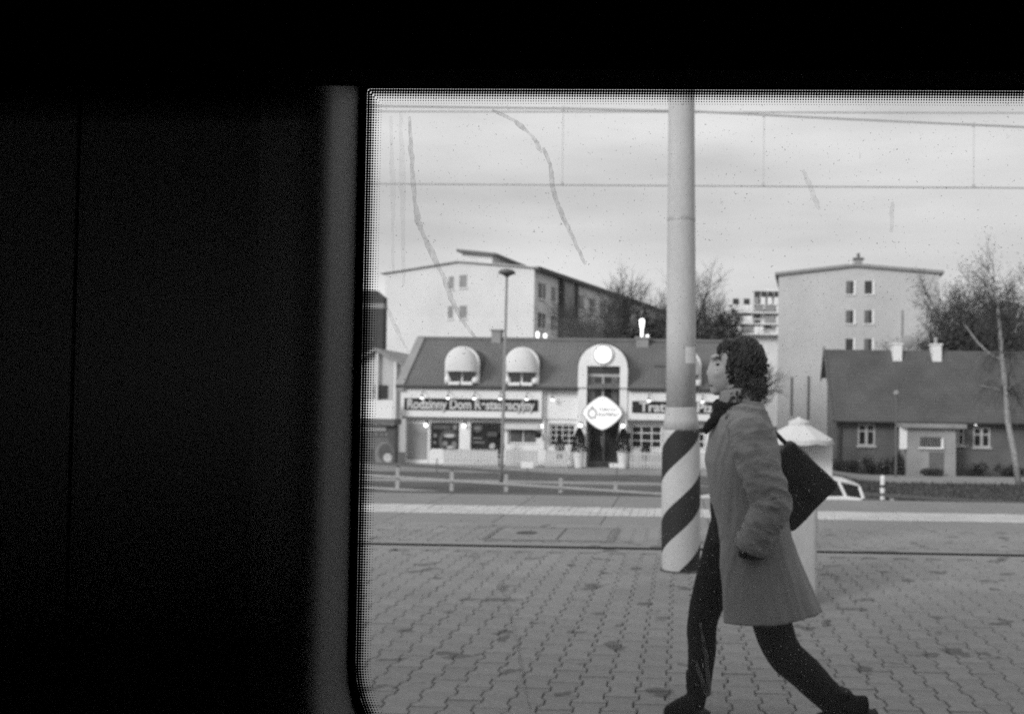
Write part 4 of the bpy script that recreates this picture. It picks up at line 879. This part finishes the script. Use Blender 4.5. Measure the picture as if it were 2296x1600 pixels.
side_quad(5.86, 8.88, -2, LZ-.35, .0, .25, 'stair_bay', 'conc', bl)
def end_quad(a0_, a1_, z0, z1, d0, d1, name, m, par):
    q = MB(); v = [Pl(a, -d, z) for d in (d0, d1) for a, z in ((a0_, z0), (a1_, z0), (a1_, z1), (a0_, z1))]
    q.add(v, [(0, 1, 2, 3), (7, 6, 5, 4), (0, 4, 5, 1), (1, 5, 6, 2), (2, 6, 7, 3), (3, 7, 4, 0)]); return q.build(name, M[m], par)
for x_, y_ in ((1037, 628), (1008, 630), (1037, 697), (1006, 697)):
    d_ = (at(x_, y_, 84.5)); a_ = (CL.x-d_.x)/math.cos(phl)+.1; zz = d_.z; ww = .38 if x_ > 1020 else .26
    w = end_quad(a_-ww, a_+ww, zz-.6, zz+.6, -.02, .03, 'window', 'conc', bl); end_quad(a_-ww-.08, a_+ww+.08, zz-.72, zz-.61, -.02, .12, 'sill', 'trim', w)
# sloping roof structure on top
t1 = at(1022, 592, 86); q = MB(); aL = (CL.x-at(1022, 580, 85).x)/math.cos(phl)
q.add([Pl(aL, 1, LZ+.3), Pl(aL, 15, LZ+.3), Pl(aL, 15, LZ+1.0), Pl(aL, 1, LZ+1.75), Pl(aL-3.2, 1, LZ+.3), Pl(aL-3.2, 15, LZ+.3), Pl(aL-3.2, 15, LZ+.9), Pl(aL-3.2, 1, LZ+1.45)], [(0, 1, 2, 3), (7, 6, 5, 4), (0, 4, 5, 1), (1, 5, 6, 2), (2, 6, 7, 3), (3, 7, 4, 0)])
rh = q.build('roof_house', M['blockls'], bl)
q = MB(); q.add([Pl(aL+.3, .4, LZ+1.85), Pl(aL-3.9, .4, LZ+1.35), Pl(aL-3.9, 16, LZ+.85), Pl(aL+.3, 16, LZ+1.05), Pl(aL+.3, .4, LZ+2.1), Pl(aL-3.9, .4, LZ+1.55), Pl(aL-3.9, 16, LZ+1.05), Pl(aL+.3, 16, LZ+1.3)], [(3, 2, 1, 0), (4, 5, 6, 7), (0, 1, 5, 4), (1, 2, 6, 5), (2, 3, 7, 6), (3, 0, 4, 7)]); q.build('canopy', M['metald'], rh)
# far white balconies between the trees
fb = thing('apartment_building', (at(1695, 700, 150).x, 150, -2), 'distant white terraced apartment building with balconies between trees', 'building')
fx0, fx1 = at(1638, 700, 150).x, at(1760, 700, 150).x
MB().box(fx0, fx1, 150, 165, -2, at(1700, 692, 150).z).build('wall', M['blockls'], fb); u0 = at(1716, 690, 150).x
MB().box(u0, fx1, 151, 165, at(1700, 691, 150).z, at(1720, 645, 150).z).build('upper_storey', M['white'], fb)
for i, yy_ in enumerate((683, 700, 725, 748)):
    z_ = at(1700, yy_, 150).z
    xs_ = fx0+(3.5 if i == 0 else 0)
    bq = MB().box(xs_, fx1, 148.4, 149.98, z_-.2, z_+.0).build('balcony', M['white'], fb)
    for k in range(5):
        xa = xs_+(fx1-xs_)*k/5; 
        if rnd.random() < .75: MB().box(xa+.15, xa+(fx1-xs_)/5-.15, 148.4, 148.5, z_+.01, z_+1.15).build('parapet', M['white' if rnd.random() < .6 else 'conc'], bq)
        MB().box(xa+.3, xa+1.3, 149.9, 149.97, z_+1.0, z_+2.3).build('window', M['glassdark'], fb)

# ================================================================== TREES
def tree(name, x, y, h, label, seed, spread=.5, levels=5, m='bark', trunk_r=None, leafy=0, grp=None, fork=.3, lean=0, zb=None, nb=3, cat='tree'):
    r0 = random.Random(seed); z = hz(x, y) if zb is None else zb
    p = thing(name, (x, y, z), label, cat, grp); tq, cq, lq = MB(), MB(), MB(); tr_ = trunk_r or h*.018; tips = []
    def grow(pos, d, ln, r, lv):
        n_ = 3; pts = [pos]; dd = d.copy()
        for i in range(n_):
            dd = (dd+Vector((r0.gauss(0, .12), r0.gauss(0, .12), r0.gauss(.03, .08)))).normalized(); pts.append(pts[-1]+dd*(ln/n_))
        (tq if lv >= levels-1 else cq).tube(pts, [r, r*.85, r*.7, r*.5], 6 if lv >= levels-1 else 3, cap=False)
        if lv == 0: tips.append(pts[-1]); return
        k = nb+(1 if r0.random() < .5 else 0)
        for i in range(k):
            t_ = fork+(1-fork)*(i+r0.random()*.7)/k; t_ = min(t_, 1); idx = min(int(t_*n_), n_-1); q_ = pts[idx].lerp(pts[idx+1], t_*n_-idx)
            ax = dd.orthogonal().normalized(); ax.rotate(Matrix.Rotation(r0.uniform(0, 2*PI), 3, dd)); nd = (dd*(1-spread*.5)+ax*spread*r0.uniform(.7, 1.3)+Vector((0, 0, .18))).normalized()
            grow(q_, nd, ln*r0.uniform(.5, .72), max(r*.5, .006), lv-1)
        grow(pts[-1], dd, ln*r0.uniform(.55, .7), r*.5, lv-1)
    grow(Vector((x, y, z)), Vector((lean, 0, 1)).normalized(), h*.42, tr_, levels)
    for t_ in tips:
        for i in range(leafy):
            c = t_+Vector((r0.gauss(0, .3), r0.gauss(0, .3), r0.gauss(0, .3))); a = Vector((r0.gauss(0, 1), r0.gauss(0, 1), r0.gauss(0, 1))).normalized()*.09; e = a.orthogonal().normalized()*.05; lq.add([c-a, c+e, c+a, c-e], [(0, 1, 2, 3)])
    tq.build('trunk', M[m], p); cr = cq.build('crown', M['bark'], p)
    if leafy: lq.build('foliage', M['leaf'], p)
    return p
def tpx(x_, Y): return at(x_, 700, Y).x
G1 = 'bare trees beyond the houses'
TS = [(1395, 70, 615, 'bare tree above the restaurant roof, against the side of the pale block'), (1450, 66, 572, 'tall bare tree just left of the pole'), (1495, 72, 600, 'bare tree directly behind the pole'), (1360, 76, 655, 'bare tree against the far end of the pale block'), (1425, 63, 600, 'bare bushy tree behind the steel flue of the restaurant'),
      (1575, 74, 655, 'small bare tree just right of the pole'), (1620, 70, 675, 'bare tree behind the walking person'), (1690, 68, 790, 'low dark tree under the distant white balconies'), 
      (2150, 72, 622, 'bare dark tree at the right corner of the grey block'), (2215, 66, 606, 'bare tree rising behind the cottage chimneys'), (2268, 62, 625, 'bare tree behind the pale birch'), (2240, 70, 622, 'bare tree far behind the cottage, left of the birch'), (2335, 64, 612, 'bare tree at the right edge of the view')]
for i, (x_, Y, yt, lb_) in enumerate(TS):
    zt = at(x_, yt, Y).z; X = tpx(x_, Y); h_ = zt-hz(X, Y)
    tree('bare_tree', X, Y, h_*1.06, lb_, 30+i, spread=.72, levels=5, nb=4, leafy=1 if x_ > 1800 else 0, grp=G1, fork=.2, trunk_r=h_*.022)
for i, (x_, Y, yt, lb_) in enumerate(((1590, 62, 735, 'dense dark hedge bush right of the pole'), (1645, 60, 765, 'dense dark bush behind the person\'s head'), (2165, 56, 700, 'dense dark bush right of the cottage chimneys'), (2225, 55, 730, 'dense dark bush behind the right half of the cottage roof'), (2290, 55, 720, 'dense dark bush at the right edge behind the cottage'), (1415, 60, 735, 'dark bush behind the restaurant chimney'), (1475, 60, 735, 'dense dark bush just left of the pole'))):
    X = tpx(x_, Y); zt = at(x_, yt, Y).z; bush(X, Y, (2.2 if x_ != 1645 else 1.5) if x_ < 2000 else 3.4, zt-hz(X, Y), lb_, 4200, 'large_bush', 'dense bushes beyond the houses', size=.20)
# the pale birch before the cottage
Bx = at(2284, 1080, 38.0); q0 = [at(a, c, 38.0) for a, c in ((2284, 1082), (2272, 1010), (2258, 940), (2255, 880), (2246, 800), (2240, 720), (2236, 690), (2231, 650))]
bz = hz(Bx.x, 38); bt = thing('birch_tree', (Bx.x, 38, bz), 'slender pale birch trunk leaning left before the cottage', 'tree')
q0[0].z = bz
MB().tube(q0, [.13, .12, .115, .11, .095, .08, .06, .03], 8).build('trunk', M['birch'], bt, smooth=True)
limb = MB(); limb.tube([at(a, c, 38.0) for a, c in ((2246, 805), (2215, 790), (2190, 765), (2172, 740), (2160, 725))], [.06, .05, .04, .03, .02], 6)
limb.tube([at(a, c, 38.0) for a, c in ((2236, 690), (2215, 640), (2200, 610))], [.04, .03, .015], 6); limb.tube([at(a, c, 38.0) for a, c in ((2254, 880), (2225, 868), (2195, 862))], [.035, .025, .015], 6)
limb.build('limb', M['birch'], bt); tw_ = MB(); r0 = random.Random(9)
for i in range(170):
    b0 = r0.choice(q0[3:7]); d = Vector((r0.gauss(0, 1), r0.gauss(0, .6), r0.gauss(.2, .6))).normalized(); L_ = r0.uniform(.5, 1.7); m_ = b0+d*L_*.5+Vector((0, 0, .15)); tw_.tube([b0, m_, b0+d*L_+Vector((0, 0, -.5))], [.014, .010, .005], 3, cap=False)
    for k in range(3):
        s0 = m_.lerp(b0+d*L_+Vector((0, 0, -.5)), r0.random()); tw_.tube([s0, s0+Vector((r0.gauss(0, .2), r0.gauss(0, .2), r0.uniform(-.6, -.1)))], [.007, .004], 3, cap=False)
tw_.build('crown', M['bark'], bt)

# ================================================================== PERSON walking to the left
PY = 3.93
def W(x, y, dy=0.0):                     # picture point on the walker's plane, moved dy in depth
    p = at(x, y, PY); p.y += dy; return p
foot0 = W(1560, 1600)
pe = thing('person', (.38, PY, 0), 'person walking left in a knee length grey coat, black trousers and dark curly hair', 'person')
def capsule(mb_, pts, rad, n=14, flat=1.0):
    mb_.tube(pts, rad, n)
# body: one continuous skin grown together by a voxel remesh
bd = MB()
hip = W(1672, 1130); chest = W(1655, 985); neck0 = W(1648, 905); headc = W(1637, 815)
capsule(bd, [hip+Vector((0, 0, -.05)), hip+Vector((0, 0, .08)), W(1664, 1050), chest, W(1652, 925)], [.13, .135, .115, .13, .09])
capsule(bd, [W(1650, 930), neck0, W(1643, 860)], [.065, .055, .055])
def headfn(d):
    q = 1.0; return q
hb = MB()
def ell(c, rx, ry, rz): bd.ball(c, rx, ry, rz, 18, 12)
ell(W(1650, 806), .092, .074, .088)                 # skull
ell(W(1622, 842), .070, .060, .082)                 # face and jaw
ell(W(1607, 872), .030, .032, .026)                 # chin
bd.tube([W(1598, 808), W(1592, 830), W(1588, 840)], [.012, .015, .013], 8)   # nose
bd.tube([W(1596, 845), W(1590, 844)], [.019, .013], 8)
ell(W(1598, 858), .018, .026, .009); ell(W(1600, 866), .017, .024, .009)      # lips
ell(W(1602, 800), .020, .055, .014)                 # brow
for s in (-1, 1): ell(W(1652, 832, s*.078), .020, .010, .032); ell(W(1612, 838, s*.040), .030, .022, .024)
# legs: front leg (far side), back leg (near side)
FD, ND = .075, -.085
fl = [W(1660, 1150, FD), W(1615, 1275, FD), W(1577, 1392, FD), W(1574, 1470, FD), W(1566, 1560, FD)]
bl_ = [W(1690, 1150, ND), W(1708, 1290, ND), W(1742, 1432, ND), W(1805, 1500, ND), W(1872, 1566, ND)]
capsule(bd, fl, [.085, .074, .052, .048, .036]); capsule(bd, bl_, [.085, .078, .058, .055, .038])
bd.tube([W(1572, 1560, FD), W(1540, 1590, FD), W(1510, 1600, FD)], [.036, .035, .025], 10); bd.tube([W(1872, 1560, ND), W(1872, 1590, ND), W(1850, 1602, ND)], [.036, .035, .028], 10)
arm = [W(1668, 945, -.17), W(1688, 1030, -.205), W(1712, 1112, -.20), W(1690, 1160, -.165), W(1672, 1195, -.12)]
arm2 = [W(1652, 945, .17), W(1660, 1030, .205), W(1668, 1112, .20), W(1650, 1160, .165), W(1640, 1195, .12)]
def hand(w0, d, side):
    ax = d.normalized(); bd.tube([w0-ax*.02, w0+ax*.045, w0+ax*.085], [.026, .034, .03], 10)
    lat = Vector((0, 0, 1)).cross(ax).normalized(); latx = ax.cross(lat).normalized()
    for k, ln in enumerate((.062, .072, .068, .052)):
        b0 = w0+ax*.08+latx*(.026-.0175*k); bd.tube([b0, b0+ax*ln*.5+lat*side*.006, b0+ax*ln+lat*side*.022], [.0092, .0088, .007], 7)
    b0 = w0+ax*.03+latx*.03; bd.tube([b0, b0+ax*.03+latx*.022, b0+ax*.062+latx*.026], [.011, .010, .008], 7)
for a_, s in ((arm, 1), (arm2, -1)):
    capsule(bd, a_, [.05, .045, .038, .032, .026]); hand(a_[-1], a_[-1]-a_[-2], s)
body = bd.build('body', M['skin'], pe)
rm = body.modifiers.new('remesh', 'REMESH'); rm.mode = 'VOXEL'; rm.voxel_size = .0065; sm = body.modifiers.new('smooth', 'SMOOTH'); sm.factor = .5; sm.iterations = 3
bpy.context.view_layer.update()
me = bpy.data.meshes.new_from_object(body.evaluated_get(bpy.context.evaluated_depsgraph_get())); body.modifiers.clear(); body.data = me
me.polygons.foreach_set('use_smooth', [True]*len(me.polygons))
# trousers and shoes
def sleeve(pts, rad, name, m, seg=26, wr=.0, fr=30, n=20, ph=0, flat=1.0):
    P_ = [Vector(p) for p in pts]; out = []; rs_ = []
    for i in range(seg+1):                # Catmull-Rom along the path
        u = i/seg*(len(P_)-1); k = min(int(u), len(P_)-2); t_ = u-k
        a, b2, c, d = P_[max(k-1, 0)], P_[k], P_[k+1], P_[min(k+2, len(P_)-1)]
        out.append(.5*((2*b2)+(c-a)*t_+(2*a-5*b2+4*c-d)*t_*t_+(3*b2-a-3*c+d)*t_**3)); rs_.append(rad[k]+(rad[k+1]-rad[k])*t_)
    q = MB(); rings = []; up = Vector((0, -1, 0))
    for i, p in enumerate(out):
        d = (out[min(i+1, seg)]-out[max(i-1, 0)]).normalized(); a = d.cross(up).normalized(); b2 = a.cross(d).normalized(); rg = []
        for k in range(n):
            th = 2*PI*k/n; u_ = fr*i/seg
            nv = noise.noise(Vector((math.cos(th)*.9+ph*3, math.sin(th)*.9, u_*.30+.8*math.cos(th+ph)))); nw = noise.noise(Vector((math.cos(th)*1.6+ph, math.sin(th)*1.6+4, u_*.75+1.2*math.sin(th))))
            w_ = 1+wr*(1.6*(1-2.6*abs(nv))*.6+.8*(1-2.5*abs(nw))*.5)
            rg.append(p+a*(rs_[i]*w_*math.cos(th))+b2*(rs_[i]*w_*math.sin(th)*flat))
        rings.append(rg)
    q.loft(rings); return q.build(name, M[m], pe, smooth=True)
sleeve(fl, [.112, .090, .066, .060, .050], 'trousers', 'cloth', wr=.03, fr=40); sleeve(bl_, [.11, .094, .076, .070, .058], 'trousers', 'cloth', wr=.03, fr=38, ph=1.3)
sleeve([hip+Vector((0, 0, -.16)), hip, hip+Vector((0, 0, .12))], [.14, .155, .14], 'trousers', 'cloth', flat=1.1)
def shoe(ank, heel, ball_, toe, nm='boot'):
    q = MB(); q.tube([ank+Vector((0, 0, .07)), ank, (ank+heel)/2+Vector((0, 0, -.005))], [.058, .056, .05], 14)
    q.tube([heel, heel.lerp(ball_, .35)+Vector((0, 0, .018)), ball_, toe], [.036, .043, .042, .028], 14); o = q.build(nm, M['cloth'], pe)
    r = o.modifiers.new('r', 'REMESH'); r.mode = 'VOXEL'; r.voxel_size = .008; s_ = o.modifiers.new('s', 'SMOOTH'); s_.iterations = 3
    bpy.context.view_layer.update(); mm = bpy.data.meshes.new_from_object(o.evaluated_get(bpy.context.evaluated_depsgraph_get())); o.modifiers.clear(); o.data = mm; mm.polygons.foreach_set('use_smooth', [True]*len(mm.polygons))
    ax = (toe-heel).normalized(); dn = Vector((0, 0, -1)); dn = (dn-ax*dn.dot(ax)).normalized()
    sq = MB(); sd2 = ax.cross(dn).normalized(); R_ = []
    for t_, w_ in ((-.12, .026), (.0, .035), (.35, .034), (.7, .043), (.95, .036), (1.08, .016)):
        c = heel.lerp(toe, t_)+dn*.034; R_.append([c-sd2*w_, c+sd2*w_, c+sd2*w_+dn*(.028 if t_ < .2 else .014), c-sd2*w_+dn*(.028 if t_ < .2 else .014)])
    sq.loft(R_); sq.build('sole', M['tyre'], o)
z0 = Vector
shoe(fl[-1]+z0((.0, 0, .02)), z0((.115, PY+FD, .062)), z0((.01, PY+FD-.05, .05)), z0((-.04, PY+FD-.085, .045)))
shoe(bl_[-1], z0((.80, PY+ND, .125)), z0((.665, PY+ND, .062)), z0((.59, PY+ND, .055)))
# coat: lofted shell, open at the front below the waist
def lerp_tab(tab, z):
    for a, c in zip(tab, tab[1:]):
        if a[0] >= z >= c[0]:
            t_ = (a[0]-z)/(a[0]-c[0]); return [p+(q_-p)*t_ for p, q_ in zip(a[1:], c[1:])]
    return list(tab[-1][1:])
def zz(y): return W(1650, y).z
def xx_(x): return W(x, 1150).x
# z, front x, back x, half width, front gap angle
tab = [(zz(893), xx_(1632), xx_(1690), .055, 0), (zz(912), xx_(1622), xx_(1703), .105, 0), (zz(935), xx_(1604), xx_(1722), .165, 0), (zz(970), xx_(1588), xx_(1738), .195, 0), (zz(1030), xx_(1578), xx_(1747), .195, 0),
       (zz(1100), xx_(1590), xx_(1752), .185, 0), (zz(1165), xx_(1600), xx_(1766), .185, 0.1), (zz(1200), xx_(1606), xx_(1772), .19, .45), (zz(1250), xx_(1598), xx_(1788), .20, .6), (zz(1310), xx_(1594), xx_(1812), .21, .72), (zz(1372), xx_(1592), xx_(1836), .22, .75)]
cq = MB(); rings = []; NR, NA = 110, 150
for i in range(NR+1):
    z = tab[0][0]+(tab[-1][0]-tab[0][0])*i/NR; fx, bx2, hw, gap = lerp_tab(tab, z); cx_, rx2 = (fx+bx2)/2, (bx2-fx)/2; low_ = max(0, min(1, (zz(1150)-z)/.45)); rg = []
    for k in range(NA+1):
        th = PI+gap+(2*PI-2*gap)*k/NA           # starts at the front (-X), goes by the near side first
        c, s = math.cos(th), math.sin(th); e = .82
        ux_ = math.copysign(abs(c)**e, c); uy_ = math.copysign(abs(s)**e, s)
        fold = 1+low_*.035*math.sin(th*4+1.2+z*3)+low_*.010*math.sin(th*9+z*5)
        # draw folds pulled from the shoulder across the back
        r1 = 1-2.4*abs(noise.noise(Vector((ux_*1.6+z*1.5, uy_*1.2, z*7.0-ux_*5.0)))); r2 = 1-2.4*abs(noise.noise(Vector((ux_*5.0, uy_*5.0, z*1.1+3))))
        env = max(0, min(1, (tab[0][0]-z)/.12)); fold *= 1+env*(.022*r1*(1-low_)+.03*r2*low_); pull = 0
        hemz = .035*low_*(1 if c > 0 else -.15)*abs(c)
        rg.append((cx_+ux_*rx2*fold*1.0, PY+uy_*hw*fold+pull, z+hemz))
    rings.append(rg)
cq.loft(rings, cap=False, closed=False); coat = cq.build('coat', M['coat'], pe, smooth=True)
so = coat.modifiers.new('solid', 'SOLIDIFY'); so.thickness = .010; so.offset = -1
sleeve([W(1664, 922, -.135), W(1674, 965, -.185)]+[W(1690, 1035, -.22), W(1716, 1112, -.225), W(1696, 1165, -.215), W(1672, 1212, -.195)], [.075, .085, .080, .078, .070, .062], 'coat_sleeve', 'coat', seg=120, wr=.12, fr=44, n=48)
sleeve([W(1652, 922, .135), W(1656, 965, .185)]+[W(1658, 1035, .215), W(1666, 1112, .215), W(1645, 1165, .205), W(1628, 1212, .185)], [.075, .085, .075, .07, .062, .056], 'coat_sleeve', 'coat', seg=60, wr=.06, fr=50, n=22, ph=2)
q = MB(); q.loft([[W(x, y, -.222), W(x, y+15, -.226), W(x, y+15, -.200), W(x, y, -.200)] for x, y in ((1648, 1212), (1675, 1220), (1702, 1217))]); q.build('pocket_opening', M['cloth'], pe)
q = MB(); cu0, cu1 = W(1684, 1190, -.205), W(1674, 1210, -.197); q.tube([cu0, cu0.lerp(cu1, .5), cu1], [.070, .073, .070], 22); q.build('cuff', M['coat'], pe, smooth=True)
# pocket flap and collar
q = MB(); q.loft([[W(x, y, -.232), W(x, y+12, -.236), W(x, y+12, -.226), W(x, y, -.222)] for x, y in ((1638, 1200), (1680, 1208), (1722, 1206))]); q.build('pocket_flap', M['coat'], pe)
q = MB(); rg = []
for z_, k_ in ((908, 1.0), (885, 1.12), (868, 1.2), (872, 1.34), (900, 1.42)):
    c = W(1655, z_); rg.append([(c.x+.068*k_*math.cos(a), PY+.066*k_*math.sin(a), c.z+.012*math.cos(a)) for a in [PI+.5+(2*PI-1.0)*k/24 for k in range(25)]])
q.loft(rg, cap=False, closed=False); q.build('collar', M['coat'], pe, smooth=True)
# scarf: two turns and an end that flutters forward
def scarf():
    q = MB()
    for t0, (zc, r_) in enumerate(((905, .062), (928, .076))):
        c = W(1650, zc); pts = [(c.x-.012+r_*math.cos(2*PI*k/22), PY+r_*1.0*math.sin(2*PI*k/22), c.z-.02*math.cos(2*PI*k/22)*-1-.01*math.sin(k*1.7)) for k in range(23)]
        q.tube(pts, [.030+.006*math.sin(k*2.1+t0) for k in range(23)], 10)
    q.tube([W(1622, 925, -.05), W(1600, 940, -.08), W(1584, 955, -.10), W(1577, 968, -.10)], [.026, .024, .020, .012], 10)
    pass
    o = q.build('scarf', M['cloth'], pe, smooth=True); return o
scarf()
# curly hair: a full cap with hundreds of small coils
hq = MB(); r0 = random.Random(12)
def hfn(d): return 1+.05*math.sin(9*d.x+4*d.z)+.05*math.sin(8*d.y-7*d.z+1)
hc = W(1668, 808)
hq.ball(hc, .086, .098, .104, 30, 20, hfn); hq.ball(W(1676, 856), .068, .094, .066, 22, 14, hfn); hq.ball(W(1652, 884), .050, .092, .058, 22, 14, hfn); hq.ball(W(1642, 778), .058, .078, .040, 20, 12, hfn)
def coil(c, d, L_, R_, turns, r_):
    a = d.orthogonal().normalized(); b2 = d.cross(a).normalized(); pts = []; n_ = int(turns*6); p0 = r0.uniform(0, 6)
    for k in range(n_+1):
        t_ = k/n_; th = p0+2*PI*turns*t_; pts.append(c+d*L_*t_+Vector((0, 0, -.03))*t_*t_+(a*math.cos(th)+b2*math.sin(th))*R_)
    hq.tube(pts, r_, 4, cap=False)
for i in range(900):
    d = Vector((r0.gauss(0, 1), r0.gauss(0, 1), r0.gauss(0, 1))).normalized()
    if r0.random() < .62: c0, rad_ = hc, (.086, .098, .104)
    elif r0.random() < .6: c0, rad_ = W(1676, 856), (.068, .094, .066)
    elif r0.random() < .45: c0, rad_ = W(1652, 884), (.050, .092, .058)
    else: c0, rad_ = W(1642, 778), (.058, .078, .040)
    c = c0+Vector((d.x*rad_[0], d.y*rad_[1], d.z*rad_[2]))*.96
    if c.x < W(1612, 800).x and c.z < W(1612, 795).z: continue
    if c.x < W(1632, 800).x and W(1632, 860).z < c.z < W(1632, 812).z: continue
    coil(c, (d+Vector((.1, 0, -.35))).normalized(), r0.uniform(.008, .022), r0.uniform(.007, .012), r0.uniform(1.0, 1.8), r0.uniform(.0034, .0055))
hq.build('hair', M['hair'], pe, smooth=True)
M['lip'] = mat('lips', .2, .5, .05, 8); MB().tube([W(1598, 862, .028), W(1590, 861, 0), W(1598, 862, -.028)], .0075, 6).build('lips', M['lip'], pe, smooth=True)
M['eye'] = mat('dark_eye', .02, .3, .2, 10)
for s in (-1, 1): MB().ball(W(1608, 817, s*.041), .010, .008, .006).build('eye', M['eye'], pe, smooth=True); MB().tube([W(1596, 804, s*.022), W(1600, 799, s*.044), W(1612, 803, s*.058)], .0028, 6).build('eyebrow', M['hair'], pe)

# shoulder bag, swung out behind
tp_, rt_, bt_, lf_ = W(1776, 983, .06), W(1884, 1087, .06), W(1778, 1196, .06), W(1672, 1092, .06)
bag = thing('shoulder_bag', (bt_.x, PY+.06, bt_.z), 'square black shoulder bag swinging behind the walking person', 'bag')
q = MB(); cb = (tp_+rt_+bt_+lf_)/4; rg = []
cs = [lf_, tp_, rt_, bt_]; outl = []
for i in range(4):
    a, c, d = cs[i-1], cs[i], cs[(i+1) % 4]
    outl += [c.lerp(a, .07), c.lerp(a, .02).lerp(d, .02), c.lerp(d, .07), c.lerp(d, .3), c.lerp(d, .5), c.lerp(d, .7)]
for dy, k in ((-.075, .86), (-.068, .95), (-.03, 1.0), (.03, 1.0), (.068, .95), (.075, .86)):
    rg.append([cb+(p-cb)*k*(1+.012*math.sin(i*2.3))+Vector((0, dy, 0)) for i, p in enumerate(outl)])
q.loft(rg); q.build('body', M['bag'], bag, smooth=True)
fl1 = MB(); u_ = (rt_-tp_); v_ = (lf_-tp_)
fl1.loft([[tp_+u_*a+v_*b2+Vector((0, -.079-.006*math.sin(PI*a), 0)) for b2 in (.04, .2, .42)]+[tp_+u_*a+v_*b2+Vector((0, -.072, 0)) for b2 in (.42, .2, .04)] for a in (.05, .3, .5, .7, .95)]); fl1.build('flap', M['bag'], bag)
q = MB(); q.tube([tp_.lerp(lf_, .10)+Vector((0, .02, 0)), W(1742, 968, .13), W(1712, 935, .17), W(1682, 908, .17), W(1660, 915, .15), W(1650, 960, .16)], .010, 6); q.build('strap', M['bag'], bag)
